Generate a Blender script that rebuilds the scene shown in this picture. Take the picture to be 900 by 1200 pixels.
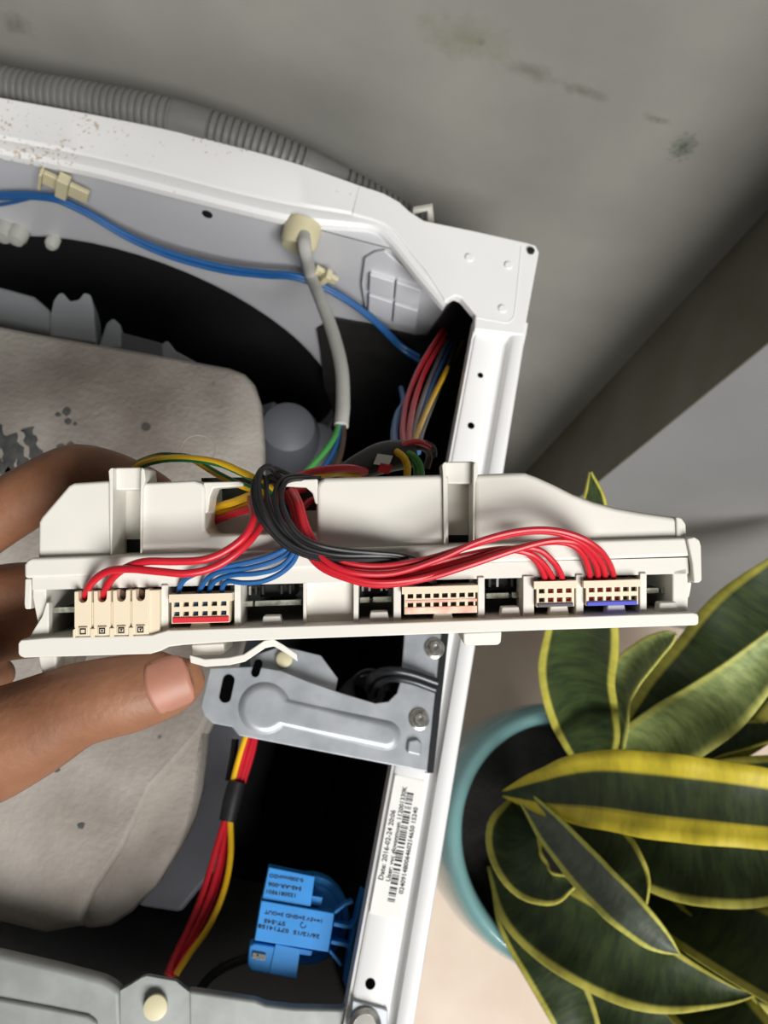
import bpy, bmesh, math, random
from mathutils import Vector, Matrix
random.seed(7)
for o in list(bpy.data.objects): bpy.data.objects.remove(o)
scn = bpy.context.scene
COL = scn.collection

# ------------------------------------------------------------------ camera
CAMZ = 1.35; F = 900.0
def rodr(r):
    r = Vector(r); return Matrix.Rotation(r.length, 3, r.normalized())
RC = rodr((-0.3141656, -0.11128902, 0.21929246))      # room axes seen by the lens
FLIP = Matrix(((1,0,0),(0,-1,0),(0,0,-1)))
MCW = FLIP @ RC.transposed()
CP = Vector((0,0,CAMZ))
CX, CY, CZ = MCW.col[0].copy(), -MCW.col[1].copy(), -MCW.col[2].copy()
rot = Matrix((CX, CY, CZ)).transposed()
cam_d = bpy.data.cameras.new('camera'); cam = bpy.data.objects.new('camera', cam_d); COL.objects.link(cam)
cam.matrix_world = Matrix.Translation(CP) @ rot.to_4x4()
cam_d.sensor_fit = 'VERTICAL'; cam_d.sensor_height = 36; cam_d.sensor_width = 27; cam_d.lens = 27
cam_d.clip_start = 0.02; cam_d.clip_end = 30
cam_d.dof.use_dof = True; cam_d.dof.focus_distance = 0.232; cam_d.dof.aperture_fstop = 24
scn.camera = cam

# ------------------------------------------------------------------ light
w = bpy.data.worlds.new('world'); scn.world = w; w.use_nodes = True
bg = w.node_tree.nodes['Background']; bg.inputs['Color'].default_value = (0.93, 0.96, 1.0, 1); bg.inputs['Strength'].default_value = 0.03
def area(name, loc, target, size, power, color):
    d = bpy.data.lights.new(name, 'AREA'); d.shape = 'RECTANGLE'; d.size, d.size_y = size; d.energy = power; d.color = color
    o = bpy.data.objects.new(name, d); COL.objects.link(o); o.location = loc
    o.rotation_euler = (Vector(target) - Vector(loc)).to_track_quat('-Z', 'Y').to_euler()
area('window_daylight', (1.6, -2.55, 3.75), (0.1, 0.1, 0.8), (2.0, 2.0), 285, (1.0, 0.985, 0.965))
scn.view_settings.view_transform = 'Standard'; scn.view_settings.look = 'None'
scn.view_settings.gamma = 1; scn.view_settings.use_curve_mapping = False
scn.view_settings.exposure = -0.04

# ------------------------------------------------------------------ helpers
def ray(x, y): return MCW @ Vector(((x-450)/F, (y-600)/F, 1))
def atz(x, y, Z): r = ray(x, y); return CP + r*((Z-CAMZ)/r.z)
def aty(x, y, Y): r = ray(x, y); return CP + r*(Y/r.y)
def camdepth(p): return (Vector(p)-CP).dot(-CZ)
def srgb(*c):
    return tuple(((v/255)/12.92 if v/255 <= .04045 else ((v/255+.055)/1.055)**2.4) for v in c)
D = 230.0                                             # module distance in mm
def q(px, py, z=0.0): return Vector(((px-450)*(D-z)/F, (600-py)*(D-z)/F, z))
def mw(v): return CP + (CX*v[0] + CY*v[1] - CZ*(D-v[2]))/1000.0
def ident(v): return Vector(v)

def cr(pts, n=8):
    pts = [Vector(p) for p in pts]
    if len(pts) < 3: return pts
    P = [pts[0]*2-pts[1]] + pts + [pts[-1]*2-pts[-2]]
    out = []
    for i in range(1, len(P)-2):
        a, b, c, d = P[i-1], P[i], P[i+1], P[i+2]
        for k in range(n):
            t = k/n
            out.append(.5*((2*b)+(c-a)*t+(2*a-5*b+4*c-d)*t*t+(3*b-a-3*c+d)*t*t*t))
    out.append(pts[-1]); return out
def crs(vals, n=8):
    return [v.x for v in cr([Vector((v, 0, 0)) for v in vals], n)]

class MB:
    def __init__(s, T=ident): s.v = []; s.f = []; s.uv = None; s.T = T
    def add(s, vs, fs):
        b = len(s.v); s.v += [s.T(v) for v in vs]; s.f += [tuple(i+b for i in f) for f in fs]; return s
    def box(s, a, b):
        x0,y0,z0 = a; x1,y1,z1 = b
        return s.add([(x0,y0,z0),(x1,y0,z0),(x1,y1,z0),(x0,y1,z0),(x0,y0,z1),(x1,y0,z1),(x1,y1,z1),(x0,y1,z1)],
            [(3,2,1,0),(4,5,6,7),(0,1,5,4),(1,2,6,5),(2,3,7,6),(3,0,4,7)])
    def obox(s, c, ux, uy, uz):
        c, ux, uy, uz = map(Vector, (c, ux, uy, uz))
        return s.add([c-ux-uy-uz,c+ux-uy-uz,c+ux+uy-uz,c-ux+uy-uz,c-ux-uy+uz,c+ux-uy+uz,c+ux+uy+uz,c-ux+uy+uz],
            [(3,2,1,0),(4,5,6,7),(0,1,5,4),(1,2,6,5),(2,3,7,6),(3,0,4,7)])
    def prism(s, poly, off):
        poly = [Vector(p) for p in poly]; n = len(poly); off = Vector(off)
        return s.add(poly+[p+off for p in poly], [tuple(range(n)), tuple(range(2*n-1, n-1, -1))] + [(i, i+n, (i+1) % n+n, (i+1) % n) for i in range(n)])
    def loft(s, rings, cap=True, closed=True):
        n = len(rings[0]); vs = [p for r in rings for p in r]; fs = []
        m = n if closed else n-1
        for i in range(len(rings)-1):
            for j in range(m):
                k = (j+1) % n; fs.append((i*n+j, i*n+k, (i+1)*n+k, (i+1)*n+j))
        if cap: fs += [tuple(range(n-1, -1, -1)), tuple((len(rings)-1)*n+j for j in range(n))]
        return s.add(vs, fs)
    def tube(s, pts, r, seg=10, smooth=6):
        p = cr(pts, smooth) if smooth else [Vector(a) for a in pts]
        R = r if isinstance(r, (list, tuple)) else None
        if R and len(R) != len(p): R = crs(R, smooth)
        N = None; rings = []
        for i in range(len(p)):
            t = (p[min(i+1, len(p)-1)]-p[max(i-1, 0)]).normalized()
            if N is None:
                N = t.orthogonal().normalized()
            N = (N - t*N.dot(t)).normalized(); B = t.cross(N)
            rr = R[i] if R else r
            rings.append([p[i]+(N*math.cos(a)+B*math.sin(a))*rr for a in [2*math.pi*k/seg for k in range(seg)]])
        return s.loft(rings)
    def cyl(s, a, b, r0, r1=None, seg=24):
        a, b = Vector(a), Vector(b); r1 = r0 if r1 is None else r1
        t = (b-a).normalized(); N = t.orthogonal().normalized(); B = t.cross(N)
        ring = lambda c, r: [c+(N*math.cos(x)+B*math.sin(x))*r for x in [2*math.pi*k/seg for k in range(seg)]]
        return s.loft([ring(a, r0), ring(b, r1)])
    def lathe(s, c, axis, prof, seg=32):
        c, t = Vector(c), Vector(axis).normalized(); N = t.orthogonal().normalized(); B = t.cross(N)
        return s.loft([[c+t*h+(N*math.cos(x)+B*math.sin(x))*max(r, 1e-5) for x in [2*math.pi*k/seg for k in range(seg)]] for r, h in prof])

def link(name, me, mat, parent=None, base=False):
    vs = [v.co for v in me.vertices]
    lo = Vector([min(v[i] for v in vs) for i in range(3)]); hi = Vector([max(v[i] for v in vs) for i in range(3)])
    c = (lo+hi)/2
    if base: c.z = lo.z
    me.transform(Matrix.Translation(-c))
    o = bpy.data.objects.new(name, me); COL.objects.link(o); o.location = c
    if mat: me.materials.append(mat)
    if parent:
        o.parent = parent; o.matrix_parent_inverse = PINV(parent)
    return o
WM = {}
def PINV(p):
    m = Matrix.Translation(p.location); q_ = p
    if p.parent: m = Matrix.Translation(p.location)      # locations are stored in world terms
    return m.inverted()
def obj(name, mb, mat, parent=None, bevel=0, seg=2, smooth=35, base=False, weld=True):
    me = bpy.data.meshes.new(name); me.from_pydata([tuple(v) for v in mb.v], [], mb.f); me.update()
    bm = bmesh.new(); bm.from_mesh(me)
    bmesh.ops.recalc_face_normals(bm, faces=bm.faces); bm.to_mesh(me); bm.free()
    if smooth:
        for p in me.polygons: p.use_smooth = True
        me.set_sharp_from_angle(angle=math.radians(smooth))
    o = link(name, me, mat, parent, base)
    if bevel:
        m = o.modifiers.new('bevel', 'BEVEL'); m.width = bevel; m.segments = seg; m.limit_method = 'ANGLE'; m.angle_limit = math.radians(30); m.harden_normals = True
    return o
def tag(o, label=None, cat=None, group=None, kind=None):
    if label: o['label'] = label
    if cat: o['category'] = cat
    if group: o['group'] = group
    if kind: o['kind'] = kind
    return o
def thing(name, loc, label, cat, group=None):
    o = bpy.data.objects.new(name, None); o.empty_display_size = .02; COL.objects.link(o); o.location = Vector(loc)
    return tag(o, label, cat, group)

def mat(name, col, rough=.5, metal=0, var=.06, scale=30, bump=0, bscale=200, col2=None, spec=.5, coat=0, sss=0, lo=.35, hi=.65):
    m = bpy.data.materials.new(name); m.use_nodes = True; nt = m.node_tree; b = nt.nodes['Principled BSDF']
    c = srgb(*col); b.inputs['Roughness'].default_value = rough; b.inputs['Metallic'].default_value = metal
    b.inputs['Specular IOR Level'].default_value = spec; b.inputs['Coat Weight'].default_value = coat
    if sss: b.inputs['Subsurface Weight'].default_value = sss; b.inputs['Subsurface Radius'].default_value = (.004,.0015,.0008); b.inputs['Subsurface Scale'].default_value = 1
    g = nt.nodes.new('ShaderNodeNewGeometry'); n = nt.nodes.new('ShaderNodeTexNoise'); n.inputs['Scale'].default_value = scale; n.inputs['Detail'].default_value = 6
    nt.links.new(g.outputs['Position'], n.inputs['Vector'])
    r = nt.nodes.new('ShaderNodeValToRGB'); nt.links.new(n.outputs['Fac'], r.inputs['Fac'])
    r.color_ramp.elements[0].position = lo; r.color_ramp.elements[1].position = hi
    c2 = srgb(*col2) if col2 else tuple(v*(1-2*var) for v in c)
    r.color_ramp.elements[0].color = (*c2, 1); r.color_ramp.elements[1].color = (*c, 1)
    nt.links.new(r.outputs['Color'], b.inputs['Base Color'])
    if bump:
        n2 = nt.nodes.new('ShaderNodeTexNoise'); n2.inputs['Scale'].default_value = bscale; n2.inputs['Detail'].default_value = 4
        nt.links.new(g.outputs['Position'], n2.inputs['Vector'])
        bp = nt.nodes.new('ShaderNodeBump'); bp.inputs['Strength'].default_value = bump; bp.inputs['Distance'].default_value = .002
        nt.links.new(n2.outputs['Fac'], bp.inputs['Height']); nt.links.new(bp.outputs['Normal'], b.inputs['Normal'])
    return m
M = {}
M['enamel'] = mat('white_enamel', (236,236,235), .36, var=.02, scale=12)
M['panel'] = mat('inner_panel_paint', (205,206,210), .4, var=.03, scale=8)
M['galv'] = mat('galvanised_steel', (188,193,198), .45, .5, var=.05, scale=60, col2=(166,172,178))
M['galvd'] = mat('dull_galvanised_steel', (165,169,166), .5, .4, var=.05, scale=60, col2=(150,154,151))
M['chrome'] = mat('screw_steel', (205,203,196), .25, .9, var=.05, scale=200)
M['darksteel'] = mat('dark_spring_steel', (70,72,75), .35, .8)
M['black'] = mat('black_plastic', (18,18,19), .6, var=.05)
M['void'] = mat('dark_opening', (8,8,8), 1, spec=0)
M['blacktape'] = mat('black_tape', (30,30,32), .45, var=.1, scale=150)
M['tub'] = mat('grey_tub_plastic', (146,149,152), .5, var=.05, scale=20)
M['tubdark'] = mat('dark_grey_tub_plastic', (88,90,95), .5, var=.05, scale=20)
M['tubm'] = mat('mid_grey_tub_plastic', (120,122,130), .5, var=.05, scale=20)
M['cream'] = mat('cream_nylon', (212,204,168), .45, var=.04, scale=60)
M['white_pl'] = mat('module_plastic', (217,214,205), .38, var=.015, scale=40, spec=.4)
M['plug'] = mat('ivory_plug_plastic', (222,208,182), .45, var=.02, scale=80)
M['plugred'] = mat('plug_stained_red', (232,150,130), .45, var=.25, scale=260, col2=(240,205,180))
M['slot'] = mat('plug_contact_dark', (48,44,42), .5, .2)
M['redstripe'] = mat('red_marking', (214,40,52), .45)
M['bluestripe'] = mat('blue_marking', (55,65,190), .45)
M['darkstripe'] = mat('dark_marking', (70,66,80), .45)
M['red'] = mat('red_wire_pvc', (198,30,45), .38, var=.05, scale=60)
M['blue'] = mat('blue_wire_pvc', (32,92,152), .4, var=.06, scale=60)
M['wblack'] = mat('black_wire_pvc', (26,26,28), .42, var=.05)
M['yellow'] = mat('yellow_wire_pvc', (236,186,28), .42, var=.05, scale=60)
M['green'] = mat('green_wire_pvc', (70,150,72), .42, var=.05, scale=60)
M['dgreen'] = mat('earth_green_stripe', (20,110,62), .42)
M['brown'] = mat('brown_wire_pvc', (72,56,46), .45)
M['greywire'] = mat('grey_wire_pvc', (120,122,128), .45)
M['cable'] = mat('grey_cable_sheath', (186,186,180), .5, var=.04, scale=60)
M['hose'] = mat('grey_hose_plastic', (104,104,101), .5, var=.06, scale=30)
M['sensor'] = mat('blue_sensor_plastic', (44,138,214), .45, var=.05, scale=70)
M['ink'] = mat('black_print', (28,30,36), .6)
M['sensorink'] = mat('dark_blue_print', (8,20,40), .6)
M['label'] = mat('label_paper', (234,234,230), .6, var=.02)
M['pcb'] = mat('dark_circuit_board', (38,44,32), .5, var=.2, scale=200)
M['pcbedge'] = mat('circuit_board_edge', (186,190,172), .5, var=.25, scale=600)
M['pot'] = mat('teal_glaze', (118,160,160), .22, var=.05, scale=12, coat=.6)
M['soil'] = mat('dark_potting_soil', (20,17,15), .95, var=.3, scale=150, bump=.8, bscale=250)
M['nail'] = mat('fingernail', (172,118,98), .5, var=.05, scale=120, sss=.1)

def mat_concrete():
    m = mat('cast_concrete', (168,162,154), .9, var=.12, scale=11, bump=.4, bscale=240, col2=(122,114,106))
    nt = m.node_tree; b = nt.nodes['Principled BSDF']; old = b.inputs['Base Color'].links[0].from_socket
    g = nt.nodes.new('ShaderNodeNewGeometry'); v = nt.nodes.new('ShaderNodeTexVoronoi'); v.inputs['Scale'].default_value = 30
    v.inputs['Randomness'].default_value = 1; nt.links.new(g.outputs['Position'], v.inputs['Vector'])
    n = nt.nodes.new('ShaderNodeTexNoise'); n.inputs['Scale'].default_value = 45; nt.links.new(g.outputs['Position'], n.inputs['Vector'])
    a = nt.nodes.new('ShaderNodeMath'); a.operation = 'MULTIPLY_ADD'; a.inputs[1].default_value = .45; nt.links.new(n.outputs['Fac'], a.inputs[0]); nt.links.new(v.outputs['Distance'], a.inputs[2])
    r = nt.nodes.new('ShaderNodeValToRGB'); r.color_ramp.elements[0].position = .25; r.color_ramp.elements[1].position = .29
    r.color_ramp.elements[0].color = (.05,.05,.05,1); r.color_ramp.elements[1].color = (1,1,1,1); nt.links.new(a.outputs[0], r.inputs['Fac'])
    mx = nt.nodes.new('ShaderNodeMix'); mx.data_type = 'RGBA'; mx.inputs['B'].default_value = (*srgb(72,70,66),1)
    inv = nt.nodes.new('ShaderNodeMath'); inv.operation = 'SUBTRACT'; inv.inputs[0].default_value = 1; nt.links.new(r.outputs['Color'], inv.inputs[1])
    nt.links.new(inv.outputs[0], mx.inputs['Factor']); nt.links.new(old, mx.inputs['A']); nt.links.new(mx.outputs['Result'], b.inputs['Base Color'])
    return m
M['concrete'] = mat_concrete()

def mat_speck():
    m = mat('speckled_white_enamel', (236,236,235), .38, var=.02, scale=12)
    nt = m.node_tree; b = nt.nodes['Principled BSDF']; old = b.inputs['Base Color'].links[0].from_socket
    g = nt.nodes.new('ShaderNodeNewGeometry')
    n = nt.nodes.new('ShaderNodeTexNoise'); n.inputs['Scale'].default_value = 330; n.inputs['Detail'].default_value = 3; nt.links.new(g.outputs['Position'], n.inputs['Vector'])
    n2 = nt.nodes.new('ShaderNodeTexNoise'); n2.inputs['Scale'].default_value = 22; nt.links.new(g.outputs['Position'], n2.inputs['Vector'])
    ad = nt.nodes.new('ShaderNodeMath'); ad.operation = 'MULTIPLY_ADD'; ad.inputs[1].default_value = .55; nt.links.new(n2.outputs['Fac'], ad.inputs[0]); nt.links.new(n.outputs['Fac'], ad.inputs[2])
    sp = nt.nodes.new('ShaderNodeSeparateXYZ'); nt.links.new(g.outputs['Position'], sp.inputs[0])
    fx = nt.nodes.new('ShaderNodeMapRange'); fx.inputs['From Min'].default_value = -.36; fx.inputs['From Max'].default_value = -.10; fx.inputs['To Min'].default_value = .06; fx.inputs['To Max'].default_value = -.12; nt.links.new(sp.outputs['X'], fx.inputs['Value'])
    a2 = nt.nodes.new('ShaderNodeMath'); a2.operation = 'ADD'; nt.links.new(ad.outputs[0], a2.inputs[0]); nt.links.new(fx.outputs['Result'], a2.inputs[1])
    r = nt.nodes.new('ShaderNodeValToRGB'); r.color_ramp.elements[0].position = .90; r.color_ramp.elements[1].position = .98
    r.color_ramp.elements[0].color = (0,0,0,1); r.color_ramp.elements[1].color = (.8,.8,.8,1); nt.links.new(a2.outputs[0], r.inputs['Fac'])
    mx = nt.nodes.new('ShaderNodeMix'); mx.data_type = 'RGBA'; mx.inputs['B'].default_value = (*srgb(176,150,122),1)
    nt.links.new(r.outputs['Color'], mx.inputs['Factor']); nt.links.new(old, mx.inputs['A']); nt.links.new(mx.outputs['Result'], b.inputs['Base Color'])
    return m
M['enamels'] = mat_speck()
def mat_wall():
    m = mat('old_wall_paint', (142,140,133), .75, var=.05, scale=6, bump=.15, bscale=60, col2=(126,125,119))
    nt = m.node_tree; b = nt.nodes['Principled BSDF']
    g = nt.nodes.new('ShaderNodeNewGeometry')
    def blot(center, r0, r1, col, nscale, amp):
        old = b.inputs['Base Color'].links[0].from_socket
        n = nt.nodes.new('ShaderNodeTexNoise'); n.inputs['Scale'].default_value = nscale; n.inputs['Detail'].default_value = 8; n.inputs['Roughness'].default_value = .7
        nt.links.new(g.outputs['Position'], n.inputs['Vector'])
        mp = nt.nodes.new('ShaderNodeVectorMath'); mp.operation = 'SUBTRACT'; mp.inputs[1].default_value = center; nt.links.new(g.outputs['Position'], mp.inputs[0])
        ml = nt.nodes.new('ShaderNodeVectorMath'); ml.operation = 'MULTIPLY'; ml.inputs[1].default_value = (1/r0, 0, 1/r1); nt.links.new(mp.outputs[0], ml.inputs[0])
        ln = nt.nodes.new('ShaderNodeVectorMath'); ln.operation = 'LENGTH'; nt.links.new(ml.outputs[0], ln.inputs[0])
        ad = nt.nodes.new('ShaderNodeMath'); ad.operation = 'MULTIPLY_ADD'; ad.inputs[1].default_value = amp; nt.links.new(n.outputs['Fac'], ad.inputs[0]); nt.links.new(ln.outputs['Value'], ad.inputs[2])
        rp = nt.nodes.new('ShaderNodeValToRGB'); rp.color_ramp.elements[0].position = amp*.5; rp.color_ramp.elements[1].position = min(1, amp*.5+.42)
        rp.color_ramp.elements[0].color = (.85,.85,.85,1); rp.color_ramp.elements[1].color = (0,0,0,1); nt.links.new(ad.outputs[0], rp.inputs['Fac'])
        mx = nt.nodes.new('ShaderNodeMix'); mx.data_type = 'RGBA'; mx.inputs['B'].default_value = (*srgb(*col),1)
        nt.links.new(rp.outputs['Color'], mx.inputs['Factor']); nt.links.new(old, mx.inputs['A']); nt.links.new(mx.outputs['Result'], b.inputs['Base Color'])
    for px, py, a, c, col, ns, am in ((801,172,.026,.036,(58,72,52),190,1.15),(563,50,.010,.010,(84,82,66),200,1.0),(685,108,.06,.014,(104,103,94),90,1.1),(545,42,.09,.05,(118,117,100),50,1.1),(625,85,.06,.020,(108,107,96),80,1.1),(770,140,.03,.010,(100,100,90),120,1.1),(20,30,.04,.03,(104,103,98),60,1.1)):
        p = aty(px, py, .5); blot((p.x, p.y, p.z), a, c, col, ns, am)
    return m
M['wall'] = mat_wall()
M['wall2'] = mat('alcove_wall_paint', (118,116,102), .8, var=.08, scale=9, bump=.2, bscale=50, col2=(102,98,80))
M['wall3'] = mat('pale_wall_paint', (134,134,134), .75, var=.04, scale=7, bump=.15, bscale=60)
M['floor'] = mat('cream_floor_tile', (222,203,184), .45, var=.06, scale=9, col2=(212,190,170))

def mat_skin():
    m = mat('skin', (148,103,75), .55, var=.1, scale=35, bump=.14, bscale=420, col2=(124,82,58), sss=.06)
    return m
M['skin'] = mat_skin()

def mat_leaf(name, edge, green, dark, e0, e1):
    m = bpy.data.materials.new(name); m.use_nodes = True; nt = m.node_tree; b = nt.nodes['Principled BSDF']
    b.inputs['Roughness'].default_value = .55; b.inputs['Specular IOR Level'].default_value = .3
    uv = nt.nodes.new('ShaderNodeUVMap'); sp = nt.nodes.new('ShaderNodeSeparateXYZ'); nt.links.new(uv.outputs[0], sp.inputs[0])
    def math_(op, a, b_=None, c=None):
        n = nt.nodes.new('ShaderNodeMath'); n.operation = op
        for i, x in enumerate((a, b_, c)):
            if x is None: continue
            if isinstance(x, (int, float)): n.inputs[i].default_value = x
            else: nt.links.new(x, n.inputs[i])
        return n.outputs[0]
    mp = nt.nodes.new('ShaderNodeMapping'); mp.inputs['Scale'].default_value = (1.5, 22, 1); nt.links.new(uv.outputs[0], mp.inputs['Vector'])
    n = nt.nodes.new('ShaderNodeTexNoise'); n.inputs['Scale'].default_value = 1.4; n.inputs['Detail'].default_value = 5; n.inputs['Roughness'].default_value = .65; nt.links.new(mp.outputs[0], n.inputs['Vector'])
    mp2 = nt.nodes.new('ShaderNodeMapping'); mp2.inputs['Scale'].default_value = (14, 1.2, 1); nt.links.new(uv.outputs[0], mp2.inputs['Vector'])
    n2 = nt.nodes.new('ShaderNodeTexNoise'); n2.inputs['Scale'].default_value = 1.2; nt.links.new(mp2.outputs[0], n2.inputs['Vector'])
    u = math_('ABSOLUTE', math_('MULTIPLY_ADD', sp.outputs['X'], 2, -1))
    u = math_('ADD', u, math_('MULTIPLY_ADD', n2.outputs['Fac'], .16, -.08))
    rp = nt.nodes.new('ShaderNodeValToRGB'); rp.color_ramp.elements[0].position = e0; rp.color_ramp.elements[1].position = e1
    rp.color_ramp.elements[0].color = (0,0,0,1); rp.color_ramp.elements[1].color = (1,1,1,1); nt.links.new(u, rp.inputs['Fac'])
    cg = nt.nodes.new('ShaderNodeValToRGB'); cg.color_ramp.elements[0].position = .38; cg.color_ramp.elements[1].position = .66
    cg.color_ramp.elements[0].color = (*srgb(*dark),1); cg.color_ramp.elements[1].color = (*srgb(*green),1); nt.links.new(n.outputs['Fac'], cg.inputs['Fac'])
    ce = nt.nodes.new('ShaderNodeValToRGB'); ce.color_ramp.elements[0].position = .3; ce.color_ramp.elements[1].position = .6
    ce.color_ramp.elements[0].color = (*[v*.72 for v in srgb(*edge)],1); ce.color_ramp.elements[1].color = (*srgb(*edge),1); nt.links.new(n.outputs['Fac'], ce.inputs['Fac'])
    mx = nt.nodes.new('ShaderNodeMix'); mx.data_type = 'RGBA'; nt.links.new(rp.outputs['Color'], mx.inputs['Factor']); nt.links.new(cg.outputs['Color'], mx.inputs['A']); nt.links.new(ce.outputs['Color'], mx.inputs['B'])
    nt.links.new(mx.outputs['Result'], b.inputs['Base Color'])
    return m
M['leaf'] = mat_leaf('leaf_narrow_margin', (174,168,72), (58,72,36), (34,46,26), .78, .85)
M['leafw'] = mat_leaf('leaf_wide_margin', (194,176,48), (54,66,32), (34,44,24), .44, .54)
M['leafp'] = mat_leaf('leaf_pale', (186,186,98), (146,158,98), (100,116,68), .72, .95)
M['leafb'] = mat_leaf('leaf_grey_back', (184,182,84), (92,98,86), (70,78,68), .76, .84)

# ================================================================== SETTING
def struct(name, mb, m, **k): return tag(obj(name, mb, m, **k), kind='structure')
struct('floor', MB().box((-1.2,-1.2,-.05),(1.7,.6,0)), M['floor'])
struct('wall_back', MB().box((-1.2,.5,0),(.301,.6,2.4)), M['wall'])
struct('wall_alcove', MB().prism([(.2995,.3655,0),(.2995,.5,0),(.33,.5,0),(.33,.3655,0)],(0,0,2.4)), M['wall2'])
struct('wall_right', MB().box((.3005,.365,0),(1.7,.499,2.4)), M['wall3'])

# ================================================================== WASHING MACHINE CABINET
Z0 = .85
wm = thing('washing_machine', (-.184,.14,0), 'white washing machine with its top lid removed showing the inside', 'washing machine')
outer = [(0,112),(105,131),(200,150),(280,170),(350,190),(420,215),(450,226),(482,249),(525,280),(545,320)]
crease = [(0,161),(98,180),(195,203),(275,224),(345,239),(407,249),(442,257),(461,271),(497,314),(527,349)]
inner = [(0,177),(96,196),(192,220),(272,240),(342,256),(405,262),(436,265),(454,277),(490,321),(521,357)]
mb = MB(); rings = []
def sm(a): return cr([atz(x, y, Z0) for x, y in a], 4)
so, sc, si = sm(outer), sm(crease), sm(inner)
for l_ in (so, sc, si): l_.insert(0, Vector((-.482, l_[0].y, Z0)))
dz = lambda p, d: Vector((p.x, p.y, Z0+d))
for a, b, c in zip(so, sc, si):
    w2 = (c-b)
    rings.append([dz(a,-.03), dz(a,-.002), dz(a.lerp(b,.06),0), dz(a.lerp(b,.93),-.0005), dz(b,-.002), dz(b+w2*.25,-.0012), dz(b+w2*.7,-.0015), dz(b+w2*.95,-.004), dz(c,-.007), dz(c,-.009), dz(a.lerp(c,.8),-.0095), dz(a.lerp(c,.05),-.03)])
obj('rear_rim', mb.loft(rings), M['enamels'], wm, smooth=28)
plate = [(420,216),(450,226),(468,236),(480,247),(497,258),(560,271),(618,284),(628,287),(632,295),(614,393),(556,386),(557,368),(541,349),(534,346),(527,350),(522,353),(500,318),(463,272),(450,262),(436,257),(412,250)]
cpo = obj('corner_plate', MB().prism([atz(x,y,Z0+.0003) for x,y in plate],(0,0,-.008)), M['enamel'], wm, bevel=.0014, seg=3)
obj('pressed_line', MB().tube([atz(x,y,Z0+.0002) for x,y in ((611,288),(607,330),(603,366),(600,374),(594,378),(580,376),(558,372))],.0006,6,4), M['enamel'], cpo)
for x, y in ((550,302),(596,311),(589,362)):
    p = atz(x,y,Z0+.0010); obj('dimple', MB().lathe(p,(0,0,1),[(.0034,0),(.0030,.0007),(.0018,.0009),(0,.0006)],20), M['enamel'], cpo)
p = atz(622,294,Z0+.001); tag(obj('corner_hole_disc', MB().lathe(p,(0,0,1),[(.0030,-.002),(.0030,.0011),(.0026,.0013),(0,.0013)],18), M['black'], cpo), 'small black disc drawn as the hole in the plate corner')  # black disc added in place of the open dark hole
# right-hand rail: one folded section
prof = [(.1180,.70),(.1180,Z0-.003),(.1168,Z0-.0008),(.1145,Z0),(.1100,Z0-.0005),(.1075,Z0-.002),(.1062,Z0-.006),(.1035,Z0-.0078),(.1005,Z0-.0068),(.0985,Z0-.0062),(.0825,Z0-.0062),(.0805,Z0-.0075),(.0800,Z0-.010),(.0790,Z0-.022),(.0782,Z0-.022),(.0785,Z0-.009),(.08,Z0-.0085),(.1,Z0-.0085),(.116,Z0-.012),(.1165,.70)]
stations = [(.345,.0),(.336,.0),(.325,1.),(.0,1.),(-.19,1.)]
rings = []
for Y, k in stations:
    rings.append([Vector((x, Y, z if (z > Z0-.001 or z < Z0-.02 or k == 1) else z*k+(Z0-.001)*(1-k))) for x, z in prof])
rail = obj('side_rail', MB().loft(rings), M['enamel'], wm, smooth=40)
obj('side_rail', MB().loft([[Vector((-.366-v.x, v.y, v.z)) for v in r] for r in rings]), M['enamel'], wm, smooth=40)
ZS = Z0-.0062
for x, y, r in ((563,440,.0022),(552,499,.0026),(434,1153,.0030)):
    p = atz(x,y,ZS)
    obj('rail_hole', MB().lathe(p,(0,0,1),[(r,-.0015),(r,.00025),(0,.0003)],20), M['void'], rail)
# body panels
obj('side_panel', MB().box((.1145,-.19,.02),(.1175,.42,Z0-.03)), M['panel'], wm)
obj('side_panel', MB().box((-.484,-.19,.02),(-.481,.42,Z0-.03)), M['panel'], wm)
obj('front_panel', MB().box((-.484,-.195,.02),(.118,-.19,Z0-.04)), M['enamel'], wm)
obj('base_plate', MB().box((-.481,-.19,.02),(.1145,.41,.04)), M['black'], wm)
# rear panel with round opening
cx, cz, rr = -.235, .52, .215
mb = MB(); n = 64
x0, x1, z0, z1 = -.481, .1145, .05, Z0-.0085
def edge(a):
    dx, dzz = math.cos(a), math.sin(a); t = 1e9
    for lim, d, c in ((x0,dx,cx),(x1,dx,cx)):
        if abs(d) > 1e-6 and (lim-c)/d > 0: t = min(t,(lim-c)/d)
    for lim, d, c in ((z0,dzz,cz),(z1,dzz,cz)):
        if abs(d) > 1e-6 and (lim-c)/d > 0: t = min(t,(lim-c)/d)
    return (cx+dx*t, cz+dzz*t)
angs = sorted([2*math.pi*k/n for k in range(n)] + [math.atan2(b-cz,a-cx) % (2*math.pi) for a in (x0,x1) for b in (z0,z1)])
rings = [[], [], [], []]
for a in angs:
    ex, ez = edge(a); ca, sa = math.cos(a), math.sin(a)
    rings[0].append((ex,.385,ez)); rings[1].append((cx+ca*(rr+.012),.385,cz+sa*(rr+.012))); rings[2].append((cx+ca*(rr+.004),.388,cz+sa*(rr+.004))); rings[3].append((cx+ca*rr,.400,cz+sa*rr))
obj('panel_fold', MB().box((-.48,.385,Z0-.0095),(.1145,.412,Z0-.0085)), M['panel'], wm)
bp = obj('back_panel', MB().loft(rings, cap=False), M['panel'], wm, smooth=30)
M['inner_shade'] = mat('painted_inner_shade', (40,38,37), .7, var=.2, scale=40)  # near-black colour painted in for the shade inside the cabinet
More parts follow.
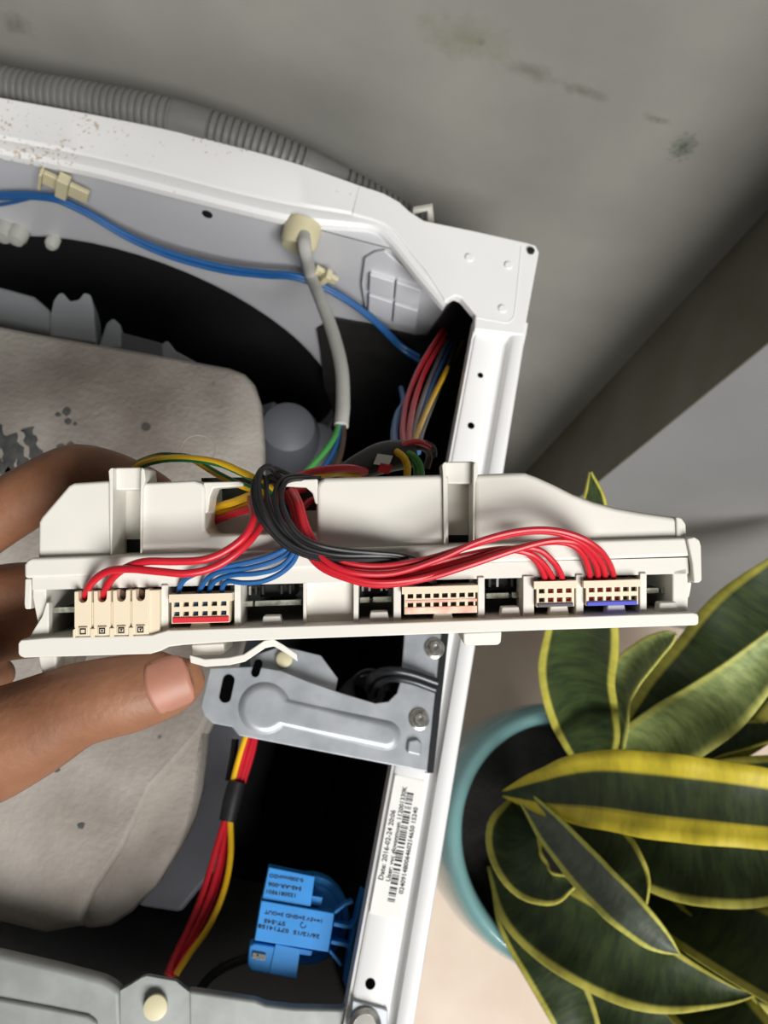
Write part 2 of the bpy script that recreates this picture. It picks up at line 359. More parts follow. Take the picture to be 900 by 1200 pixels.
obj('shade_sheet', MB().prism([aty(x,y,.383) for x,y in ((372,385),(392,372),(430,379),(486,393),(500,392))]+[Vector((.070,.383,Z0-.012)),Vector((.111,.383,Z0-.012)),Vector((.112,.383,.08)),Vector((-.02,.383,.08)),Vector((-.015,.383,.52)),aty(380,450,.383),aty(376,410,.383)],(0,-.002,0)), M['inner_shade'], wm)  # added sheet that darkens the lower rear panel as if in shade
obj('shade_sheet', MB().box((.1105,-.18,.06),(.1142,.384,Z0-.014)), M['inner_shade'], wm)  # added sheet, paints the inner side wall as shaded
p = aty(243,251,.3845); tag(obj('panel_hole', MB().lathe(p,(0,-1,0),[(.0042,0),(.0042,.0004),(0,.0005)],20), M['black'], bp), 'round black hole in the rear panel')
obj('rear_cover', MB().lathe((cx,.400,cz),(0,1,0),[(rr+.006,0),(rr+.002,.012),(.12,.016),(0,.016)],48), M['black'], wm)
# white latch block moulded on the rear panel
lt = obj('latch_block', MB().prism([aty(x,y,.384) for x,y in ((428,300),(440,293),(452,291),(495,330),(488,386),(430,368),(424,330))],(0,-.003,0)), M['panel'], wm, bevel=.0012)
for a in (((433,322),(462,331),(460,352),(432,343)),((464,331),(494,341),(490,362),(462,353)),((432,346),(460,355),(458,377),(431,368)),((462,356),(490,365),(486,386),(460,378))):
    obj('latch_key', MB().prism([aty(x,y,.3765) for x,y in a],(0,.006,0)), M['panel'], lt, bevel=.0012)
obj('small_bracket', MB().prism([aty(x,y,.43) for x,y in ((484,246),(506,242),(508,262),(502,262),(501,247),(484,251))],(0,.003,0)), M['white_pl'], wm)

# front crossmember, pressed steel
ZC = .838
def P(x, y, dz_=0): return atz(x, y, ZC+dz_)
cm = obj('front_crossmember', MB().prism([Vector((-.478,P(0,1116).y,ZC)),P(0,1116),P(70,1132),P(122,1146),P(133,1152),P(143,1160),P(150,1290),Vector((-.478,P(150,1290).y,ZC))],(0,0,-.012)), M['galvd'], wm, bevel=.004, seg=4)
obj('raised_bead', MB().prism([Vector((-.46,P(0,1170).y,ZC+.002)),P(0,1170,.002),P(60,1181,.002),P(104,1190,.002),P(114,1197,.002),P(116,1215,.002),P(100,1260,.002),Vector((-.46,P(100,1260).y,ZC+.002))],(0,0,-.006)), M['galvd'], cm, bevel=.002, seg=3)
obj('raised_tab', MB().prism([P(141,1161,.0),P(152,1155,.003),P(166,1146,.008),P(172,1144,.0085),P(206,1150,.0085),P(213,1156,.006),P(222,1163,0),P(224,1300,0),P(212,1300,.006),P(200,1300,.0085),P(158,1300,.0085),P(150,1300,.003),P(141,1300,0)],(0,0,-.006)), M['galvd'], cm, smooth=60)
obj('long_flange', MB().prism([P(220,1160),P(300,1172),P(312,1177),P(345,1181),P(400,1182),P(414,1176),P(424,1300),P(222,1300)],(0,0,-.010)), M['galvd'], cm, bevel=.002)
p = P(182,1181,.0087); tag(obj('nylon_plug', MB().lathe(p,(0,0,1),[(.0066,-.002),(.0064,.0003),(.0055,.0006),(0,.0007)],24), M['cream'], cm), 'cream nylon plug in the front crossmember')
fb = obj('rail_foot_plate', MB().prism([atz(x,y,Z0-.004) for x,y in ((413,1172),(447,1181),(455,1184),(450,1300),(402,1300))],(0,0,-.004)), M['galv'], wm, bevel=.0008)
p = atz(427,1203,Z0-.004); obj('screw', MB().lathe(p,(0,0,1),[(.010,0),(.0095,.002),(.007,.003),(.0066,.0018),(0,.0018)],28), M['chrome'], fb)

# ---- middle bracket
ZB = Z0+.001
def B(x, y, d=0): return atz(x, y, ZB+d)
out = [(246,783),(300,781),(330,786),(360,798),(400,812),(440,824),(455,822),(465,812),(470,795),(474,742),(522,742),(524,748),(516,800),(503,905),(280,862),(272,852),(250,848),(240,840),(235,828)]
br = tag(obj('hinge_bracket', MB().prism([B(*a) for a in out],(0,0,-.002)), M['galv'], wm, bevel=.0007), 'galvanised steel cross bracket with a keyhole shaped embossing')
obj('bracket_flange', MB().prism([B(518,742,.001),B(526,742,.001),B(508,906,.001),B(501,906,.001)],(0,0,-.008)), M['darksteel'], br)
tp = obj('upper_tab', MB().prism([atz(x,y,ZB-.010) for x,y in ((292,770),(330,757),(376,768),(396,795),(393,812),(330,800),(296,792))],(0,0,-.002)), M['galv'], br, bevel=.0006)
def keyhole(grow):
    pts = []
    c0 = Vector((310,830)); c1 = Vector((452,862)); d = (c1-c0).normalized(); nn = Vector((-d.y,d.x))
    r0, r1 = 27+grow, 14+grow
    for k in range(25):
        a = math.radians(30+300*k/24); pts.append(c0+d*math.cos(a)*r0+nn*math.sin(a)*r0)
    for k in range(11):
        a = math.radians(-90+180*k/10); pts.append(c1+d*math.cos(a)*r1+nn*math.sin(a)*r1)
    return pts
mb = MB(); rk = []
for g, h in ((4,.0000),(1.5,.0012),(-1,.0022),(-4,.0026),(-6,.0026)):
    rk.append([B(a.x,a.y,h) for a in keyhole(g)])
mb.loft(rk, cap=False); mb.add(rk[-1],[tuple(range(len(rk[-1])))])
obj('keyhole_embossing', mb, M['galv'], br, smooth=60)
def slot(cx_, cy_, w_, l_, ang):
    a = math.radians(ang); u = Vector((math.cos(a),math.sin(a))); v = Vector((-u.y,u.x)); pts = []
    for s in (1,-1):
        for k in range(9):
            t = math.radians(-90+180*k/8); c = Vector((cx_,cy_))+u*s*(l_-w_); pts.append(c+(u*math.cos(t)*s+v*math.sin(t)*s)*w_)
    return pts
for a in (slot(266,807,7,17,102), slot(301,783,5,11,108)):
    obj('slot', MB().prism([B(v.x,v.y,.0003) for v in a],(0,0,-.0015)), M['void'], br)
for x, y in ((509,760),(491,843)):
    p = B(x,y); sc_ = obj('screw', MB().lathe(p,(0,0,1),[(.0068,0),(.0066,.0012),(.0055,.0016),(.0052,.001),(.0042,.001),(.0042,.0034),(.0034,.0042),(.0018,.0042),(.0015,.0026),(0,.0026)],28), M['chrome'], br)
obj('lanced_tab', MB().prism([B(478,868),B(488,866),B(494,871),B(492,886),B(476,882)],(0,0,.003)), M['galv'], br, bevel=.0012)
p = atz(333,773,ZB-.009); tag(obj('nylon_rivet', MB().lathe(p,(0,0,1),[(.0055,-.001),(.0052,.0025),(.0035,.0035),(0,.0035)],20), M['cream'], br), 'cream nylon rivet in the bracket tab')
# suspension hook
hk = tag(obj('suspension_hook', MB().tube([atz(x,y,ZB+z) for x,y,z in ((512,800,.003),(480,789,.006),(455,786,.004),(437,792,-.01),(432,808,-.03))],.0028,12).tube([atz(x,y,ZB+z) for x,y,z in ((510,808,.003),(482,798,.005),(458,795,.002),(443,802,-.012),(438,815,-.03))],.0025,12), M['darksteel'], None), 'dark steel spring hook passing through the bracket opening', 'hook')
# spring below the hook
pts = []
for k in range(200):
    a = k/200*2*math.pi*9; c = atz(434,806,.82)+Vector((0,0,-.11*k/200)); pts.append(c+Vector((math.cos(a)*.012,math.sin(a)*.012,0)))
tag(obj('suspension_spring', MB().tube(pts,.0018,6,0), M['darksteel']), 'dark coil spring hanging under the bracket opening', 'spring')

# ---- label on the rail
def uvrail(x, y, h=0): return atz(x, y, ZS+h)
pa, pb = uvrail(436,1062), uvrail(478,915)
lab = obj('rating_label', MB().box((.0812,pa.y-.004,ZS),(.1003,pb.y+.002,ZS+.00015)), M['label'], rail)
def text(name, s, loc, xdir, ydir, size, m, parent, width=None):
    c = bpy.data.curves.new(name,'FONT'); c.body = s; c.size = size; c.resolution_u = 2; c.offset = size*.022
    o = bpy.data.objects.new(name,c); COL.objects.link(o)
    dg = bpy.context.evaluated_depsgraph_get(); me = bpy.data.meshes.new_from_object(o.evaluated_get(dg)); bpy.data.objects.remove(o)
    xs = [v.co.x for v in me.vertices]; sx = width/(max(xs)-min(xs)) if width else 1
    xd, yd = Vector(xdir).normalized(), Vector(ydir).normalized()
    for v in me.vertices: v.co = Vector(loc)+xd*v.co.x*sx+yd*v.co.y
    me.materials.clear()
    return link(name, me, m, parent)
Lh = .0003
YU = (0,1,0); XM = (-1,0,0)
def lt_(s, x, ya, yb, size):   # reads upwards along the rail
    text('print', s, (x, ya, ZS+Lh), YU, XM, size, M['ink'], lab, yb-ya)
ya = uvrail(440,1030).y
lt_('Date: 2016-02-24 20:06', .0856, ya, uvrail(453,948).y, .0044)
lt_('User: vvc glovanmosn 112001330K', .0900, ya, uvrail(466,920).y, .0040)
lt_('02409148006460214650 15240', .0992, uvrail(462,1046).y, uvrail(482,945).y, .0040)
mb = MB(); y = uvrail(455,1056).y; y2 = uvrail(475,930).y; rnd = random.Random(3)
while y < y2:
    t = rnd.choice((.0004,.0004,.0008,.0012)); mb.box((.0905,y,ZS+.0001),(.0950,y+t,ZS+Lh)); y += t+rnd.choice((.0005,.0005,.0009,.0014))
tag(obj('barcode', mb, M['ink'], lab, smooth=0), kind='stuff')

# ================================================================== TUB + COUNTERWEIGHT
tb = thing('washing_tub', (-.235,.1,.25), 'grey plastic washing tub partly hidden under the concrete block', 'tub')
tcx, tcz = -.225, .468
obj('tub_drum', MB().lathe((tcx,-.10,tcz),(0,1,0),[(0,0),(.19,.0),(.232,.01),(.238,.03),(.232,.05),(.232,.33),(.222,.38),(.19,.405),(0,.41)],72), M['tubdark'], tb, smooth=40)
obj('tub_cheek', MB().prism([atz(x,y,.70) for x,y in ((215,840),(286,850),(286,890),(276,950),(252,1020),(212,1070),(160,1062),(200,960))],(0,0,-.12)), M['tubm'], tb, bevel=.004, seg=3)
obj('tub_rear_ring', MB().lathe((tcx,.265,tcz),(0,1,0),[(.20,0),(.240,.0),(.244,.01),(.244,.035),(.235,.045),(.2,.05)],72), M['tub'], tb)
for k in range(26):
    a = math.radians(8+k*6.3); d = Vector((math.cos(a),0,math.sin(a)))
    t = Vector((-d.z,0,d.x)); c = Vector((tcx,.285,tcz))+d*.240
    obj('tub_rib', MB().obox(c, t*.003, Vector((0,.028,0)), d*.012), M['tub'], tb, bevel=.002)
obj('tub_lug', MB().prism([atz(x,y,.745) for x,y in ((58,372),(62,352),(68,343),(74,342),(82,352),(92,350),(98,342),(106,344),(110,360),(112,402),(58,394))],(0,0,-.03)), M['tub'], tb, bevel=.003, seg=3)
obj('tub_lug', MB().prism([atz(x,y,.738) for x,y in ((112,412),(124,378),(132,371),(142,380),(142,408))],(0,0,-.03)), M['tub'], tb, bevel=.003, seg=3)
obj('tub_lug', MB().prism([atz(x,y,.735) for x,y in ((140,388),(190,401),(196,425),(140,425))],(0,0,-.03)), M['tubdark'], tb, bevel=.002)
obj('tub_lug', MB().prism([atz(x,y,.735) for x,y in ((186,425),(188,402),(196,397),(206,410),(232,424),(230,435))],(0,0,-.03)), M['tub'], tb, bevel=.003, seg=3)
obj('tub_boss', MB().prism([atz(x,y,.745) for x,y in ((-100,318),(0,334),(40,345),(60,362),(62,392),(20,384),(-100,362))],(0,0,-.05)), M['tub'], tb, bevel=.006, seg=3)
obj('tub_shoulder', MB().lathe(atz(338,498,.70)+Vector((0,0,-.06)),(0,0,1),[(.030,0),(.030,.04),(.024,.056),(.012,.062),(0,.063)],32), M['tubdark'], tb)
obj('tub_shoulder', MB().lathe(atz(368,520,.66)+Vector((0,0,-.06)),(0,0,1),[(.030,0),(.030,.04),(.024,.056),(.012,.062),(0,.063)],32), M['tubdark'], tb)

cw = thing('concrete_counterweight', (-.2,.08,.70), 'rough grey concrete counterweight block lying on the tub', 'counterweight')
ZW = .80
top = [(-160,345),(0,378),(40,386),(150,405),(270,427),(288,434),(299,446),(307,470),(311,520),(309,600),(300,680),(270,790),(235,860),(195,905),(176,925),(140,1000),(110,1045),(92,1088),(50,1096),(0,1084),(-160,1050)]
def CW(x, y, z): return atz(x, y, z)
mb = MB(); rg = []
ctr = atz(80,740,ZW)
for s, z in ((.97,ZW),(.99,ZW-.003),(1.0,ZW-.009),(1.0,ZW-.05),(.995,ZW-.085)):
    rg.append([Vector((ctr.x+(p.x-ctr.x)*s, ctr.y+(p.y-ctr.y)*s, z)) for p in [atz(x,y,ZW) for x,y in top]])
obj('block', mb.loft(rg), M['concrete'], cw, smooth=50)
low = [(238,850),(236,880),(230,930),(222,962),(208,995),(182,1040),(152,1072),(128,1087),(105,1091),(85,1085),(120,1000),(160,900)]
mb = MB(); rg = []; lz = ZW-.010; c2 = atz(170,985,lz)
for s, z in ((.93,lz),(.98,lz-.003),(1.0,lz-.010),(1.0,lz-.07)):
    rg.append([Vector((c2.x+(p.x-c2.x)*s, c2.y+(p.y-c2.y)*s, z)) for p in [atz(x,y,lz) for x,y in low]])
obj('stepped_edge', mb.loft(rg), M['concrete'], cw, smooth=50)
obj('stepped_edge', MB().prism([atz(x,y,lz+.004) for x,y in ((170,905),(182,898),(228,899),(232,880),(237,855),(205,880))],(0,0,-.03)), M['concrete'], cw, bevel=.003)
# dark painted strokes on the block
M['paint'] = mat('black_paint_stroke', (58,60,60), .9, var=.2, scale=120, col2=(84,84,81))
for i, a in enumerate((((-8,498),(5,520),(12,545),(6,562)),((12,510),(22,532),(32,552)),((32,502),(38,522),(48,545),(52,556)),((-5,540),(15,556),(30,560)))):
    pts = cr([atz(x,y,ZW+.0001) for x,y in a],5); mb = MB(); rg = []
    for k, p in enumerate(pts):
        t = (pts[min(k+1,len(pts)-1)]-pts[max(k-1,0)]).normalized(); s = Vector((-t.y,t.x,0)); ww = .0048*(.8+.3*math.sin(k*1.7+i))
        rg.append([p-s*ww, p-s*ww*.5+Vector((0,0,.0005)), p+s*ww*.5+Vector((0,0,.0005)), p+s*ww])
    obj('paint_stroke', mb.loft(rg,cap=False,closed=False), M['paint'], cw)
for x, y, r in ((78,482,.0035),(68,486,.002),(80,494,.0025),(88,497,.0015),(83,522,.003),(72,524,.003),(70,530,.002),(95,968,.0022),(67,902,.0018)):
    p = atz(x,y,ZW+.0001); obj('paint_stroke', MB().prism([p+Vector((math.cos(a)*r*(.7+.5*random.random()),math.sin(a)*r*(.7+.5*random.random()),0)) for a in [k*math.pi/5 for k in range(10)]],(0,0,.0004)), M['paint'], cw, smooth=0)
# shallow cast ring in the concrete
p = atz(232,528,ZW); obj('cast_ring', MB().lathe(p,(0,0,1),[(.0135,-.001),(.0128,.0006),(.012,-.0002),(0,-.0002)],28), M['concrete'], cw)

# ================================================================== PRESSURE SENSOR
ps = thing('pressure_sensor', atz(375,1080,.72), 'bright blue pressure sensor clipped inside the right rail', 'pressure sensor')
ZP = .815
def S(x, y, z=ZP): return atz(x, y, z)
obj('disc_body', MB().lathe(S(362,1078,.798)+Vector((0,0,-.018)),(0,0,1),[(.024,0),(.0268,.002),(.0268,.013),(.0255,.015),(.022,.0152),(.0205,.0175),(0,.0178)],48), M['sensor'], ps)
b1 = obj('upper_cover', MB().prism([S(315,1016),S(369,1027),S(364,1063),S(307,1054)],(0,0,-.016)), M['sensor'], ps, bevel=.0006)
b2 = obj('main_cover', MB().prism([S(306,1055,ZP+.002),S(392,1070,ZP+.002),S(385,1116,ZP+.002),S(298,1102,ZP+.002)],(0,0,-.018)), M['sensor'], ps, bevel=.0007)
obj('connector_socket', MB().prism([S(292,1108),S(298,1105),S(352,1113),S(347,1147),S(294,1138),S(290,1130)],(0,0,-.016)), M['sensor'], ps, bevel=.0012)
obj('latch_tab', MB().prism([S(323,1106,ZP+.0008),S(352,1112,ZP+.0008),S(347,1147,ZP+.0008),S(315,1141,ZP+.0008)],(0,0,-.002)), M['sensor'], ps, bevel=.0004)
obj('side_step', MB().prism([S(366,1050,ZP-.004),S(378,1052,ZP-.004),S(376,1062,ZP-.004),S(365,1060,ZP-.004)],(0,0,-.01)), M['sensor'], ps)
obj('side_step', MB().prism([S(352,1112,ZP-.003),S(366,1115,ZP-.003),S(364,1120,ZP-.003),S(351,1118,ZP-.003)],(0,0,-.01)), M['sensor'], ps)
tm = tag(obj('metal_terminal', MB().prism([S(296,1116,ZP+.0016),S(312,1119,ZP+.0016),S(311,1126,ZP+.0016),S(295,1123,ZP+.0016)],(0,0,-.002)), M['chrome'], ps, bevel=.0003), 'silver metal terminal blade')
obj('terminal_eye', MB().lathe(S(302,1119.5,ZP+.0016),(0,0,1),[(.0006,0),(.0006,.0002),(0,.0002)],12), M['black'], tm)
def strip(name, pts, w_, h_, z, parent, m):
    pts = [S(x,y,z) for x,y in pts]; mb = MB(); rg = []
    for k, p in enumerate(pts):
        t = (pts[min(k+1,len(pts)-1)]-pts[max(k-1,0)]).normalized(); s = Vector((-t.y,t.x,0))*w_
        rg.append([p-s, p+s, p+s+Vector((0,0,-h_)), p-s+Vector((0,0,-h_))])
    return obj(name, mb.loft(rg), m, parent, bevel=.0004)
strip('clip_arm', [(427,1043),(421,1065),(415,1090),(411,1112),(408,1135),(406,1156)], .0011, .014, ZP, ps, M['sensor'])
strip('clip_link', [(391,1083),(405,1086),(412,1087),(417,1082)], .0011, .014, ZP, ps, M['sensor'])
strip('clip_link', [(388,1104),(403,1107),(409,1110),(411,1116)], .0011, .014, ZP, ps, M['sensor'])
strip('clip_barb', [(392,1070),(405,1060),(414,1057)], .0009, .010, ZP-.002, ps, M['sensor'])
strip('clip_barb', [(386,1114),(394,1124),(400,1132)], .0009, .010, ZP-.002, ps, M['sensor'])
def stext(s, a, b, z, par, size):     # upside-down print: starts at a and runs to b
    A, Bp = S(*a, z), S(*b, z); xd = (Bp-A); yd = Vector((-xd.y, xd.x, 0))
    text('print', s, A, xd, yd, size, M['sensorink'], par, xd.length)
za, zb = ZP+.0003, ZP+.0023
stext('1320819501', (348,1048),(314,1043), za, b1, .0030)
stext('545-AR-006', (354,1040),(315,1034), za, b1, .0030)
stext('0-300mmH2O', (356,1030),(316,1024), za, b1, .0030)
stext('26/12/15  07T14158', (375,1096),(303,1083), zb, b2, .0030)
stext('ST-545', (335,1081),(310,1077), zb, b2, .0030)
stext('1=+5V 2=GND 3=OUT', (379,1078),(312,1067), zb, b2, .0028)
ring = []
tag(obj('print', MB().tube([S(355.5+3.2*math.cos(a),1084.5+3.2*math.sin(a),zb) for a in [k*math.pi/8 for k in range(13)]],.0002,6,2), M['sensorink'], b2))

# ================================================================== CABLES INSIDE THE MACHINE
def wire(parent, pts, r, m, name='wire', seg=10, sm_=6): return obj(name, MB().tube(pts, r, seg, sm_), m, parent)
# corrugated hose behind the rim
hp = cr([Vector(p) for p in ((-.55,.449,.824),(-.42,.448,.829),(-.319,.447,.832),(-.25,.447,.840),(-.184,.4465,.846),(-.119,.446,.842),(-.071,.446,.830),(-.028,.446,.816),(.03,.446,.790),(.09,.448,.76))],150)
L = [0]
for a, b in zip(hp, hp[1:]): L.append(L[-1]+(b-a).length)
def projx(p):
    c = RC @ Vector((p.x,-p.y,-(p.z-CAMZ))); return 450+F*c.x/c.z
rad = []
for p, l in zip(hp, L):
    X = projx(p)
    smooth_ = 203 < X < 245 or 356 < X < 398
    rad.append(.0150+.0003 if smooth_ else .0150-.0022*max(0,math.sin(l*2*math.pi/.0056))**2)
dh = tag(obj('drain_hose', MB().tube(hp, rad, 20, 0), M['hose'], smooth=60), 'grey corrugated drain hose running behind the rear rim', 'hose')

YP = .378
bc = thing('blue_cable', aty(200,280,YP), 'pair of blue wires strung along the rear panel', 'cable')
pts = [(-40,226,.376),(0,227,.376),(30,227,.375),(60,230,.373),(80,237,.373),(110,252,.374),(150,275,.372),(200,296,.37),(260,312,.37),(310,319,.371),(345,322,.371),(378,334,.372),(410,352,.372),(440,375,.37),(470,404,.366),(492,418,.36)]
for o_ in (0, 1):
    wire(bc, [aty(x,y+o_*4.5*(1-.25*math.sin(x*.02)),Y-.002*o_) for x,y,Y in pts], .0021, M['blue'])
wire(bc, [aty(x,y,.374) for x,y in ((-40,246),(0,240),(20,236),(45,230),(65,232))], .0015, M['blue'])
def clip(c, u, label, s=1):
    t = thing('cable_clip', c, label, 'cable clip', 'cream cable clips on the rear panel'); u = Vector(u).normalized(); v = Vector((0,-1,0)); w_ = u.cross(v)
    obj('base_plate', MB().obox(c, u*.015*s, v*.0022, w_*.006*s), M['cream'], t, bevel=.0012)
    obj('hook', MB().obox(c+v*.004-w_*.004*s, u*.0035*s, v*.0045, w_*.009*s), M['cream'], t, bevel=.001)
    obj('lip', MB().obox(c-u*.013*s+v*.003, u*.0012, v*.004, w_*.008*s), M['cream'], t, bevel=.0006)
clip(aty(75,218,.376), (1,0,-.35), 'cream cable clip holding blue wires at the left', 1.25)
clip(aty(381,322,.376), (1,0,-.5), 'small cream cable clip just behind the grey mains cable', .75)
gr = tag(obj('cable_grommet', MB().lathe(aty(355,268,.384),(-.02,-1,-.25),[(.0145,-.004),(.0150,.004),(.0142,.013),(.0125,.0165),(.006,.0168),(0,.0168)],32), M['cream']), 'cream round strain relief where the mains cable enters', 'grommet')
mc = thing('mains_cable', aty(358,285,.36), 'thick grey mains cable ending in green blue and brown cores', 'cable')
cpts = [aty(356,276,.372),aty(358,295,.358),atz(364,322,.80),atz(376,352,.812),atz(390,390,.822),atz(400,430,.830),atz(402,470,.838),atz(400,499,.843)]
wire(mc, cpts, [.0052]*len(cpts), M['cable'], 'sheath', 14)
for m, (dx_, dy_), pp in (('green',(-3,0),((397,497),(392,512),(378,532),(355,556),(335,572))),('blue',(0,0),((400,498),(395,520),(385,540),(370,558),(350,575))),('brown',(3,0),((403,498),(402,515),(398,535),(390,552),(380,570)))):
    wire(mc, [atz(x,y,.842+.03*i/4) for i,(x,y) in enumerate(pp)], .0021, M[m], 'core')
# rear harness to the right corner
hn = thing('corner_wire_harness', atz(465,540,.86), 'taped bundle of coloured wires rising from the rear right corner', 'wire harness')
sl = [q(405,556,-70),q(425,546,-74),q(450,536,-80),q(478,532,-88)]
sleeve = obj('tape_sleeve', MB(mw).tube(sl,[4.5,5.6,6.4,6.0],18), M['blacktape'], hn)
obj('tape_mark', MB(mw).obox(q(449,539,-69),(3.0,-.4,0),(.8,2.0,0),(0,0,.5)), M['label'], sleeve)
obj('tape_mark', MB(mw).obox(q(451,549,-69),(2.3,-.4,0),(.6,1.8,0),(0,0,.5)), M['redstripe'], sleeve)
def hw(m, pp, r=.0019): wire(hn, [atz(x,y,z) for x,y,z in pp], r, M[m])
hw('red', ((474,527,.985),(472,500,.93),(478,465,.88),(492,430,.83),(510,400,.78),(530,370,.72)))
hw('red', ((480,527,.98),(480,500,.93),(487,465,.88),(500,430,.82),(518,400,.77),(535,372,.72)))
hw('greywire', ((486,528,.98),(486,500,.92),(496,465,.87),(508,435,.81),(524,400,.76)),.0017)
hw('blue', ((463,530,.98),(462,505,.93),(466,485,.90),(473,472,.87),(470,455,.82)),.0022)
hw('blue', ((490,530,.98),(491,505,.92),(500,470,.87),(514,435,.81),(528,405,.76)),.0016)
hw('yellow', ((484,527,.985),(492,500,.92),(505,470,.87),(520,440,.82),(533,415,.77),(545,395,.74)),.0017)
hw('wblack', ((488,527,.98),(496,500,.91),(510,465,.85),(525,430,.8),(537,400,.75)),.0020)
def hl(m, pp, r=1.5): obj('wire', MB(mw).tube([q(*p) for p in pp], r, 10), M[m], hn)
hl('red', ((466,528,-80),(476,520,-82),(490,518,-86),(503,524,-92)),1.4)
hl('wblack', ((470,525,-86),(490,519,-88),(506,524,-94),(508,534,-98)),1.6)
hl('brown', ((476,526,-88),(495,524,-90),(503,533,-95),(500,548,-98)),1.5)
hl('yellow', ((464,529,-76),(472,535,-74),(477,545,-74),(477,560,-74)),1.5)
hl('green', ((470,531,-82),(482,533,-80),(491,543,-80),(494,558,-80)),1.5)
hl('green', ((474,534,-84),(484,538,-82),(488,548,-82),(488,560,-82)),1.3)
# red and yellow leads from the sleeve into the module
lead = thing('red_and_yellow_leads', mw(q(385,552,-45)), 'red and yellow leads entering the notch from the black taped bundle', 'wires')
for m, pp, r in (('red',((428,553,-62),(410,549,-52),(385,550,-42),(360,555,-34),(342,563,-26),(330,575,-20)),1.5),('yellow',((420,559,-60),(400,554,-52),(385,555,-44),(365,558,-36),(345,566,-28),(332,578,-22)),1.5),('red',((425,556,-66),(400,553,-56),(372,556,-46),(350,562,-36),(335,572,-28)),1.3)):
    obj('wire', MB(mw).tube([q(*p) for p in pp], r, 10), M[m], lead)
# lower harness
lo_ = thing('lower_wire_harness', atz(255,980,.74), 'red and yellow wire bundle with black tape beside the tub', 'wire harness')
zz = lambda k: .765-.0*k
pth = [((292,860),(285,885),(277,915),(270,940),(262,965),(250,1005),(238,1045),(222,1085),(205,1120),(196,1142)), ((298,860),(291,885),(281,918),(273,942),(266,966),(258,1005),(247,1045),(228,1088),(208,1122),(198,1143)), ((289,860),(281,885),(273,915),(268,940),(270,966),(270,1005),(262,1045),(245,1085),(222,1118),(206,1142)), ((300,862),(294,888),(284,920),(276,945),(268,970),(262,1008),(252,1050),(232,1090),(210,1125),(200,1145))]
for pp, m, dz_ in zip(pth, ('red','red','yellow','red'), (.002,0,.003,-.003)):
    wire(lo_, [atz(x,y,.765+dz_+.0045*max(0,i-4)) for i,(x,y) in enumerate(pp)], .0021, M[m])
obj('tape_wrap', MB().tube([atz(x,y,.766) for x,y in ((278,916),(273,935),(267,962))],[.0062,.0066,.0062],16), M['blacktape'], lo_)
wire(lo_, [atz(x,y,.755) for x,y in ((276,866),(273,890),(268,915))], .0028, M['wblack'])
tag(obj('black_tube', MB().tube([atz(x,y,z) for x,y,z in ((300,1120,.70),(275,1128,.70),(255,1138,.70),(240,1152,.69),(225,1175,.68))],.0034,12), M['blacktape']), 'thin black tube below the blue pressure sensor', 'tube')
# clear plastic holder at far left
ch = thing('plastic_holder', aty(10,262,.374), 'translucent whitish plastic wire holder at the left frame edge', 'holder')
M['clear'] = mat('translucent_nylon', (206,206,198), .25, var=.05, scale=90)
M['clear'].node_tree.nodes['Principled BSDF'].inputs['Transmission Weight'].default_value = .35
for x, y, r in ((-6,262,.010),(8,266,.0095),(24,270,.0085)):
    obj('lobe', MB().lathe(aty(x,y,.384),(0,-1,.1),[(r,-.002),(r,.008),(r*.75,.013),(0,.014)],20), M['clear'], ch)
obj('lobe', MB().lathe(aty(63,281,.384),(0,-1,.1),[(.006,-.002),(.006,.006),(.004,.009),(0,.0095)],20), M['clear'], ch)

# ================================================================== CONTROL MODULE
md = thing('control_module', mw(q(430,700,-30)), 'long white plastic control module held over the machine with plugs along its edge', 'control module')
def sl_(x): return -.0275*(x-430)
def pr(name, pts, z, depth, m, parent, bevel=.0, seg=3, mb=None, make=True):
    b = mb or MB(mw); b.prism([q(x,y,z) for x,y in pts],(0,0,-depth))
    return obj(name, b, m, parent, bevel=bevel, seg=seg) if make else b
W_ = M['white_pl']
BV = .0011
# upper cover
cv = pr('upper_cover', [(44,655),(45,612),(48,606),(80,569),(86,566),(130,563),(131,655)], -4, 26, W_, md, BV)
pr('cover_section', [(164,652),(164,566),(228,563),(237,566),(240,573),(240,622),(246,627),(372,624),(372,650)], -4, 26, W_, cv, BV)
pr('cover_section', [(371,648),(370,572),(373,563),(381,560),(526,556),(526,643)], -4, 26, W_, cv, .0016)
cw_ = [(557,642),(556,556),(600,554),(614,554)]
pr('cover_section', [(557,642),(556,556),(600,554),(616,554),(630,559),(650,568),(672,579),(696,588),(722,595),(750,600),(792,606),(800,609),(803,616),(804,634)], -4, 26, W_, cv, .0016)
pr('cover_end_cap', [(792,605),(799,607),(804,614),(805,634),(793,634)], -3.2, 12, W_, cv, .0006)
# strap posts with recessed channel
for (a, b, t, ya_, yb_, hole) in ((126,171,548,573,632,652),(517,561,541,566,627,641)):
    st = pr('strap_post', [(a+1,t+6),(a+4,t+1),(a+8,t),(b-8,t-.5),(b-3,t+1),(b-1,t+6),(b-1,ya_+1),(a+2,ya_+1)], -6, 9, W_, cv, .0006)
    pr('cheek', [(a+1,t+4),(a+3,t+1),(a+6,t),(a+6,t+10),(a+6,ya_+20),(a+5,hole),(a+3,hole),(a+2,ya_-8)], -2.5, 12, W_, st, .0005)
    pr('cheek', [(b-6,t+4),(b-5,t),(b-2,t+2),(b-.5,t+14),(b-4,ya_),(b-5,hole),(b-7,hole),(b-7,ya_+20)], -2.5, 12, W_, st, .0005)
    pr('channel_back', [(a+4,ya_-2),(b-4,ya_-2),(b-4,yb_),(a+4,yb_)], -15, 3, W_, st)
    pr('channel_opening', [(a+2,yb_-4),(b-2,yb_-4),(b-2,hole+4),(a+2,hole+4)], -18, 3, M['pcb'], st)
